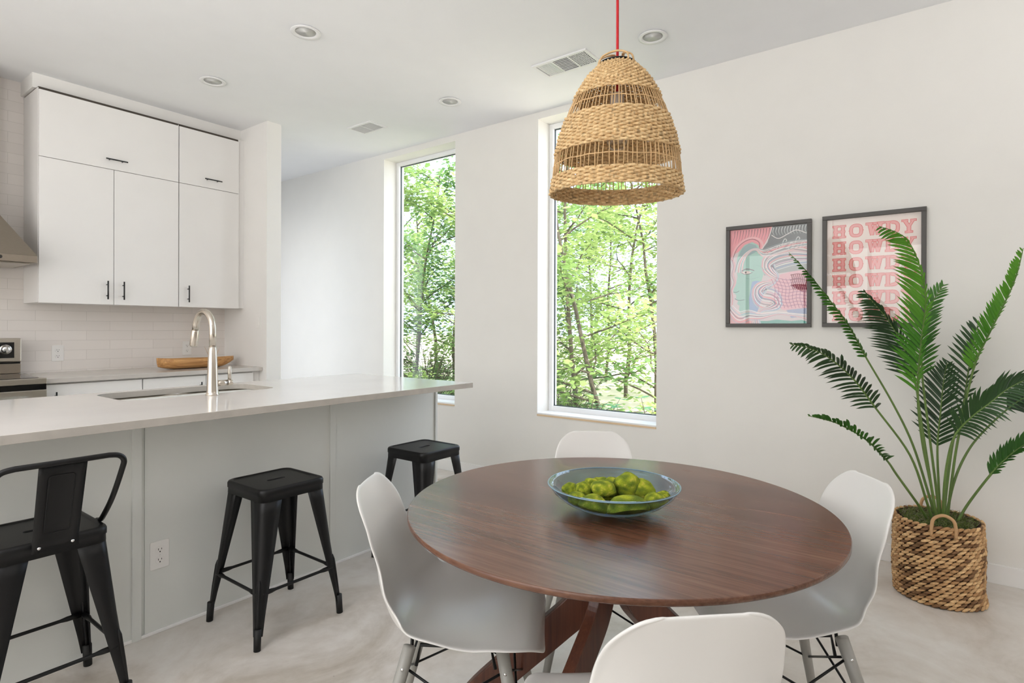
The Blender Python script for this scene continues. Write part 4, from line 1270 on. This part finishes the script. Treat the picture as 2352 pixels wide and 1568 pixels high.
for nm, pts in FR.items():
    i0, lL, lR, aL, aR, sweep, droop, mat, cnt = FP[nm]
    rnd = random.Random(hash(nm) if False else sum(map(ord, nm)))
    pw = [V(p)-O_ for p in pts]
    k = 6; path = smooth_path(pw, k); start = i0*k
    n = len(path)
    b = MB(); rs = [.0062-(.0062-.0012)*(i/n)**1.2 for i in range(n)]
    b.m = 0; b.tube(path, rs, 8)
    blade = path[start:]
    acc = [0]
    for i in range(1, len(blade)): acc.append(acc[-1]+(blade[i]-blade[i-1]).length)
    T = acc[-1]
    # frond plane: broadly facing the middle of the room
    view = (V((1.2, .6, 1.1))-V(pts[len(pts)//2])); view.normalize()
    b.m = 1
    for side, ln, ang in ((1, lL, aL), (-1, lR, aR)):
        for q in range(cnt):
            u = (q+.3+rnd.uniform(-.2, .2))/cnt
            x = u*T; i = 0
            while i < len(blade)-2 and acc[i+1] < x: i += 1
            f = (x-acc[i])/(acc[i+1]-acc[i]); p = blade[i].lerp(blade[i+1], f)
            tg = (blade[min(i+2, len(blade)-1)]-blade[max(i-1, 0)]).normalized()
            S = tg.cross(view).normalized()*(-side)
            Vd = S.cross(tg).normalized()
            if Vd.dot(view) < 0: Vd = -Vd
            an = math.radians(ang+rnd.uniform(-10, 10))
            sdir = S*math.cos(an)+Vd*math.sin(an)
            shape = (math.sin(PI*min(1, u*.86+.14))**.55)*(.55+.45*(1-u))+.12
            l_ = ln*1.22*shape*rnd.uniform(.85, 1.12)
            sw = sweep+.45+.6*u
            d = (sdir+tg*sw).normalized()
            wd = .0086*min(1, l_/.05)
            wn = tg.cross(d).cross(d).normalized() if False else (tg-d*tg.dot(d)).normalized()
            nn = d.cross(wn).normalized()
            prev = p; rowp = []
            dd = d.copy()
            for s_ in range(5):
                fr_ = s_/4
                wv = wd*(.55+1.2*fr_)*(1-fr_)**.6 if s_ < 4 else .0002
                rowp.append((prev-wn*wv, prev+nn*wv*.35, prev+wn*wv))
                dd = (dd+V((0, 0, -1))*(droop*.18+.10)+tg*.05).normalized()
                prev = prev+dd*l_/4
            vs = [v for r_ in rowp for v in r_]
            fs = []
            for s_ in range(4):
                for c_ in range(2):
                    fs.append((s_*3+c_, s_*3+c_+1, (s_+1)*3+c_+1, (s_+1)*3+c_))
            b.smooth = True
            b.add(vs, fs); b.smooth = False
    # keep clear of the wall
    lim = XW-.012-O_.x
    b.v = [(min(v[0], lim), v[1], v[2]) for v in b.v]
    b.build('frond', [M['palmstem'], M[mat]], t, fix=False)

# ------------------------------------------------------------------ outside
gr = MB(); rows_ = []
for i in range(41):
    row = []
    for j in range(61):
        x = XW+WALLT+i*.6; y = -6+j*.6
        z = -.35+.03*i+.12*noise.noise(V((x*.4, y*.4, 0)))
        row.append((x, y, z))
    rows_.append(row)
gr.smooth = True; gr.grid(rows_)
tag(gr.build('ground_outside', M['ground']), kind='structure')
def leaf_into(b, p, d, up, s):
    sd = d.cross(up)
    if sd.length < 1e-4: sd = d.orthogonal()
    sd.normalize(); nn = sd.cross(d)
    b.add([p, p+d*s*.4+sd*s*.34, p+d*s*.8+sd*s*.2-nn*s*.06, p+d*s*1.05-nn*s*.1, p+d*s*.8-sd*s*.2-nn*s*.06, p+d*s*.4-sd*s*.34, p+d*s*.45-nn*s*.08], [(0, 1, 6), (1, 2, 6), (2, 3, 6), (3, 4, 6), (4, 5, 6), (5, 0, 6)])
def tree(x, y, h, nleaf, ls, mat, seed, label, lean=(0, 0), spread=1.0, z0=-.3, nb=16, low=.06):
    rnd = random.Random(seed)
    t = thing('tree', label, 'tree', (x, y, z0), 0, 'leafy young trees outside the windows')
    b = MB(); trunk = [V((0, 0, -.2))]
    p = V((0, 0, 0)); trunk.append(p.copy())
    d = V((lean[0], lean[1], 1)).normalized()
    for i in range(9):
        p = p+d*h/9; d = (d+V((rnd.uniform(-.12, .12), rnd.uniform(-.12, .12), 0))).normalized(); trunk.append(p.copy())
    r0 = .012+h*.006
    b.tube(trunk, [r0*(1-.8*i/len(trunk)) for i in range(len(trunk))], 7)
    tips = []
    for k in range(nb):
        u = low+(1-low)*k/nb
        i = min(int(u*9)+1, 9); q = trunk[i].lerp(trunk[min(i+1, len(trunk)-1)], rnd.random())
        a = rnd.uniform(0, 2*PI); dd = V((math.cos(a), math.sin(a), rnd.uniform(.25, .9))).normalized()
        ln = spread*h*rnd.uniform(.22, .42)*(1.15-u*.6); pts = [q]
        for j in range(6):
            q = q+dd*ln/6; dd = (dd+V((rnd.uniform(-.25, .25), rnd.uniform(-.25, .25), rnd.uniform(-.16, .14)))).normalized(); pts.append(q)
            tips.append((q.copy(), dd.copy()))
            if j in (2, 4):
                e = q; d2 = (dd+V((rnd.uniform(-.9, .9), rnd.uniform(-.9, .9), rnd.uniform(-.3, .4)))).normalized(); tw = [e]
                for _ in range(3):
                    e = e+d2*ln/9; d2 = (d2+V((rnd.uniform(-.2, .2), rnd.uniform(-.2, .2), 0))).normalized(); tw.append(e); tips.append((e.copy(), d2.copy()))
                b.tube(tw, [r0*.16, r0*.1, r0*.06, r0*.03], 4, caps=False)
        b.tube(pts, [r0*.4*(1-.85*j/6) for j in range(7)], 5, caps=False)
    b.build('trunk_and_branches', M['bark'], t, fix=False)
    f = MB(); f.smooth = False
    for k in range(nleaf):
        q, dd = rnd.choice(tips)
        p = q+V((rnd.gauss(0, 1), rnd.gauss(0, 1), rnd.gauss(0, 1)))*.13*spread
        a = rnd.uniform(0, 2*PI)
        d = V((math.cos(a), math.sin(a), rnd.uniform(-.5, .15))).normalized()
        leaf_into(f, p, d, V((rnd.uniform(-.4, .4), rnd.uniform(-.4, .4), 1)), ls*rnd.uniform(.6, 1.25))
    tag(f.build('foliage', M[mat], t, fix=False), kind='stuff')
LB_ = ['broad leaved young tree nearest the right window, crossing grey branches',
       'slender leafy tree right behind the one nearest the right window',
       'thin bright green tree close to the left window',
       'slender tree with twin stems behind the thin one at the left window']
TR = [ # x, y, h, leaves, size, mat, seed, label
 (5.9, 3.00, 4.2, 2600, .105, 'leafA', 1, LB_[0], (.05, .25), .9),
 (7.2, 4.2, 5.0, 2600, .10, 'leafB', 2, LB_[1], (-.05, .05), .9),
 (6.0, 6.9, 4.4, 3600, .085, 'leafA', 3, LB_[2], (.05, -.06), .8),
 (7.6, 8.0, 4.4, 4400, .085, 'leafB', 4, LB_[3], (0, -.05), .85),
]
far = 'background tree in the sunlit woods beyond the windows'
k = 0
for (x, y) in ((8.6, 3.6), (8.4, 6.0), (10, 4.8), (10.5, 7.4), (9.6, 9.4), (8.2, 10.6), (11.5, 6.0), (12, 9.0), (11, 11.5), (9.8, 13), (13.5, 7.5), (14, 11), (7.4, 5.6), (6.9, 8.6), (8.9, 8.2)):
    TR.append((x, y, (4.6+(k*37 % 17)/10)*(1 if k < 13 else .72), 4400 if k < 13 else 2800, .10, ('leafA', 'leafB')[k % 2], 20+k, far, (0, 0), 1.0)); k += 1
for q in TR: tree(*q[:7], q[7], lean=q[8], spread=q[9])
def shrub(x, y, r, h, n, seed, lab, mat='leafC'):
    rnd = random.Random(seed)
    t = thing('shrub', lab, 'shrub', (x, y, -.3), 0, 'low shrubs under the window trees')
    f = MB(); st = MB()
    for k in range(n):
        a = rnd.uniform(0, 2*PI); el = rnd.uniform(.3, 1.3); d = V((math.cos(a)*math.cos(el), math.sin(a)*math.cos(el), math.sin(el)))
        p = V((rnd.uniform(-.1, .1), rnd.uniform(-.1, .1), 0)); ln = rnd.uniform(.6, 1)*h; pts = [p]
        for j in range(8):
            p = p+V((d.x*r/h, d.y*r/h, d.z))*ln/8; d = (d+V((0, 0, -.09))).normalized(); pts.append(p)
            for s in (-1, 1):
                sd = V((-d.y, d.x, 0)).normalized()*s
                if j > 1: leaf_into(f, p, (sd+d*.5+V((0, 0, -.15))).normalized(), V((0, 0, 1)), .11*rnd.uniform(.6, 1.1))
        st.tube(pts, [.005]*8+[.002], 4, caps=False)
    st.build('stems', M['bark'], t, fix=False)
    tag(f.build('foliage', M[mat], t, fix=False), kind='stuff')
SB = [(5.0, 2.2, .9, 1.0, 90, 'dark blue-green shrub low at the right side of the right window'), (5.4, 3.1, .8, .95, 80, 'bushy blue-green shrub low at the left side of the right window'),
      (4.8, 1.5, .7, .9, 60, 'shrub outside hidden mostly by the right jamb of the right window'),
      (5.4, 5.6, .8, 1.0, 80, 'low green shrub at the foot of the left window'), (6.6, 6.6, .9, 1.1, 80, 'low green shrub further out beyond the left window'),
      (6.3, 3.9, 1.1, 1.3, 110, 'tall leafy shrub between the tree stems beyond the right window'), (7.4, 5.0, 1.2, 1.5, 120, 'tall leafy shrub further back beyond the right window'),
      (7.6, 7.6, 1.2, 1.5, 120, 'tall leafy shrub further back beyond the left window'), (8.8, 6.6, 1.3, 1.6, 120, 'rounded shrub in the sunlit woods between both windows'),
      (8.9, 9.0, 1.3, 1.6, 120, 'rounded shrub deep in the woods beyond the left window')]
for i, (x, y, r, h, n, lab) in enumerate(SB): shrub(x, y, r, h, n, 50+i, lab, 'leafC' if i < 3 else 'leafB')

# ------------------------------------------------------------------ light
wd = bpy.data.worlds.new('World'); sc.world = wd; wd.use_nodes = True
nt = wd.node_tree; bg = nt.nodes['Background']
tc = N(nt, 'ShaderNodeTexCoord'); dp = N(nt, 'ShaderNodeVectorMath', operation='DOT_PRODUCT')
dp.inputs[1].default_value = (-.75, -.62, .2)
L(nt, tc, 'Generated', dp, 0)
mr = N(nt, 'ShaderNodeMapRange'); mr.inputs['From Min'].default_value = -.8; mr.inputs['From Max'].default_value = .8
L(nt, dp, 'Value', mr, 'Value')
mx = N(nt, 'ShaderNodeMix', data_type='RGBA')
mx.inputs[6].default_value = (1.2, 1.55, 2.05, 1); mx.inputs[7].default_value = (1.58, 1.54, 1.47, 1)
L(nt, mr, 'Result', mx, 0); L(nt, mx, 2, bg, 'Color')
bg.inputs['Strength'].default_value = 2.2
def portal(loc, rot, sx, sy):
    l = bpy.data.lights.new('window_portal', 'AREA'); l.shape = 'RECTANGLE'; l.size = sx; l.size_y = sy
    l.cycles.is_portal = True
    o = bpy.data.objects.new('window_portal', l); COL.objects.link(o); o.location = loc; o.rotation_euler = rot
for w in (W1, W2): portal((XW+.3, (w[0]+w[1])/2, (w[2]+w[3])/2), (0, PI/2, 0), w[3]-w[2], w[1]-w[0])
portal((XL-.22, 1.75, 1.65), (0, -PI/2, 0), 1.7, 5.3)
l = bpy.data.lights.new('hall_daylight', 'AREA'); l.shape = 'RECTANGLE'; l.size = 2.0; l.size_y = .9; l.energy = 3.0; l.color = (.58, .76, 1)
o = bpy.data.objects.new('hall_daylight', l); COL.objects.link(o); o.location = (1.75, 5.95, 1.2); o.rotation_euler = (0, -PI/2, 0)
s = bpy.data.lights.new('sun', 'SUN'); s.energy = 6.5; s.angle = math.radians(.53); s.color = (1, .96, .88)
o = bpy.data.objects.new('sun', s); COL.objects.link(o)
o.rotation_euler = V((.40, .30, -1.25)).to_track_quat('-Z', 'Y').to_euler()

# unseen lamps added behind the viewer to bounce fill light off the ceiling
def fill_uplighter(x, y, w, lab):
    t = thing('fill_floor_lamp', lab, 'fill lamp', (x, y, 0), 0, 'added fill lamps behind the viewer')
    MB().lathe([(.001, 0), (.14, 0), (.14, .015), (.02, .03), (.001, .03)], 32).build('base', M['black'], t)
    MB().tube([(0, 0, .02), (0, 0, 1.78)], .011, 12).build('pole', M['black'], t)
    MB().lathe([(.015, 1.77), (.06, 1.785), (.16, 1.86), (.163, 1.862), (.157, 1.866), (.055, 1.80), (.001, 1.80)], 40).build('lamp_shade', M['black'], t)
    l = bpy.data.lights.new('fill_uplight', 'AREA'); l.shape = 'DISK'; l.size = .28; l.energy = w; l.color = (1, .985, .97)
    o = bpy.data.objects.new('fill_uplight', l); COL.objects.link(o); o.parent = t; o.location = (0, 0, 1.87); o.rotation_euler = (PI, 0, 0)
fill_uplighter(2.1, -2.1, 30, 'tall black lamp added for fill light, unseen right of the viewer')
fill_uplighter(-1.2, 1.5, 80, 'tall black lamp added for fill light, unseen left of the viewer')

# ------------------------------------------------------------------ camera
cam = bpy.data.cameras.new('camera'); co = bpy.data.objects.new('camera', cam); COL.objects.link(co)
f_px, pit, rol, cyp = 1316.9, .00218209, .00328639, 756.76
c_, s_ = math.cos(yaw), math.sin(yaw); yaw_ = .6436324
c_, s_ = math.cos(yaw_), math.sin(yaw_)
F = V((c_, s_, 0)); Rt = V((s_, -c_, 0)); U = V((0, 0, 1))
F2 = F*math.cos(pit)-U*math.sin(pit); U2 = U*math.cos(pit)+F*math.sin(pit)
R3 = Rt*math.cos(rol)+U2*math.sin(rol); U3 = U2*math.cos(rol)-Rt*math.sin(rol)
mw = Matrix((R3, U3, -F2)).transposed().to_4x4(); mw.translation = V((0, 0, 1.26))
co.matrix_world = mw
cam.sensor_width = 36; cam.lens = 36*f_px/2352; cam.shift_y = -(784-cyp)/2352; cam.clip_start = .02
sc.camera = co
sc.view_settings.view_transform = 'Standard'; sc.view_settings.look = 'None'; sc.view_settings.gamma = 1
sc.view_settings.use_curve_mapping = False; sc.view_settings.exposure = 0.0
cy = sc.cycles; cy.use_denoising = True; cy.max_bounces = 12; cy.diffuse_bounces = 6; cy.glossy_bounces = 5; cy.transmission_bounces = 6; cy.transparent_max_bounces = 16
cy.sample_clamp_indirect = 6
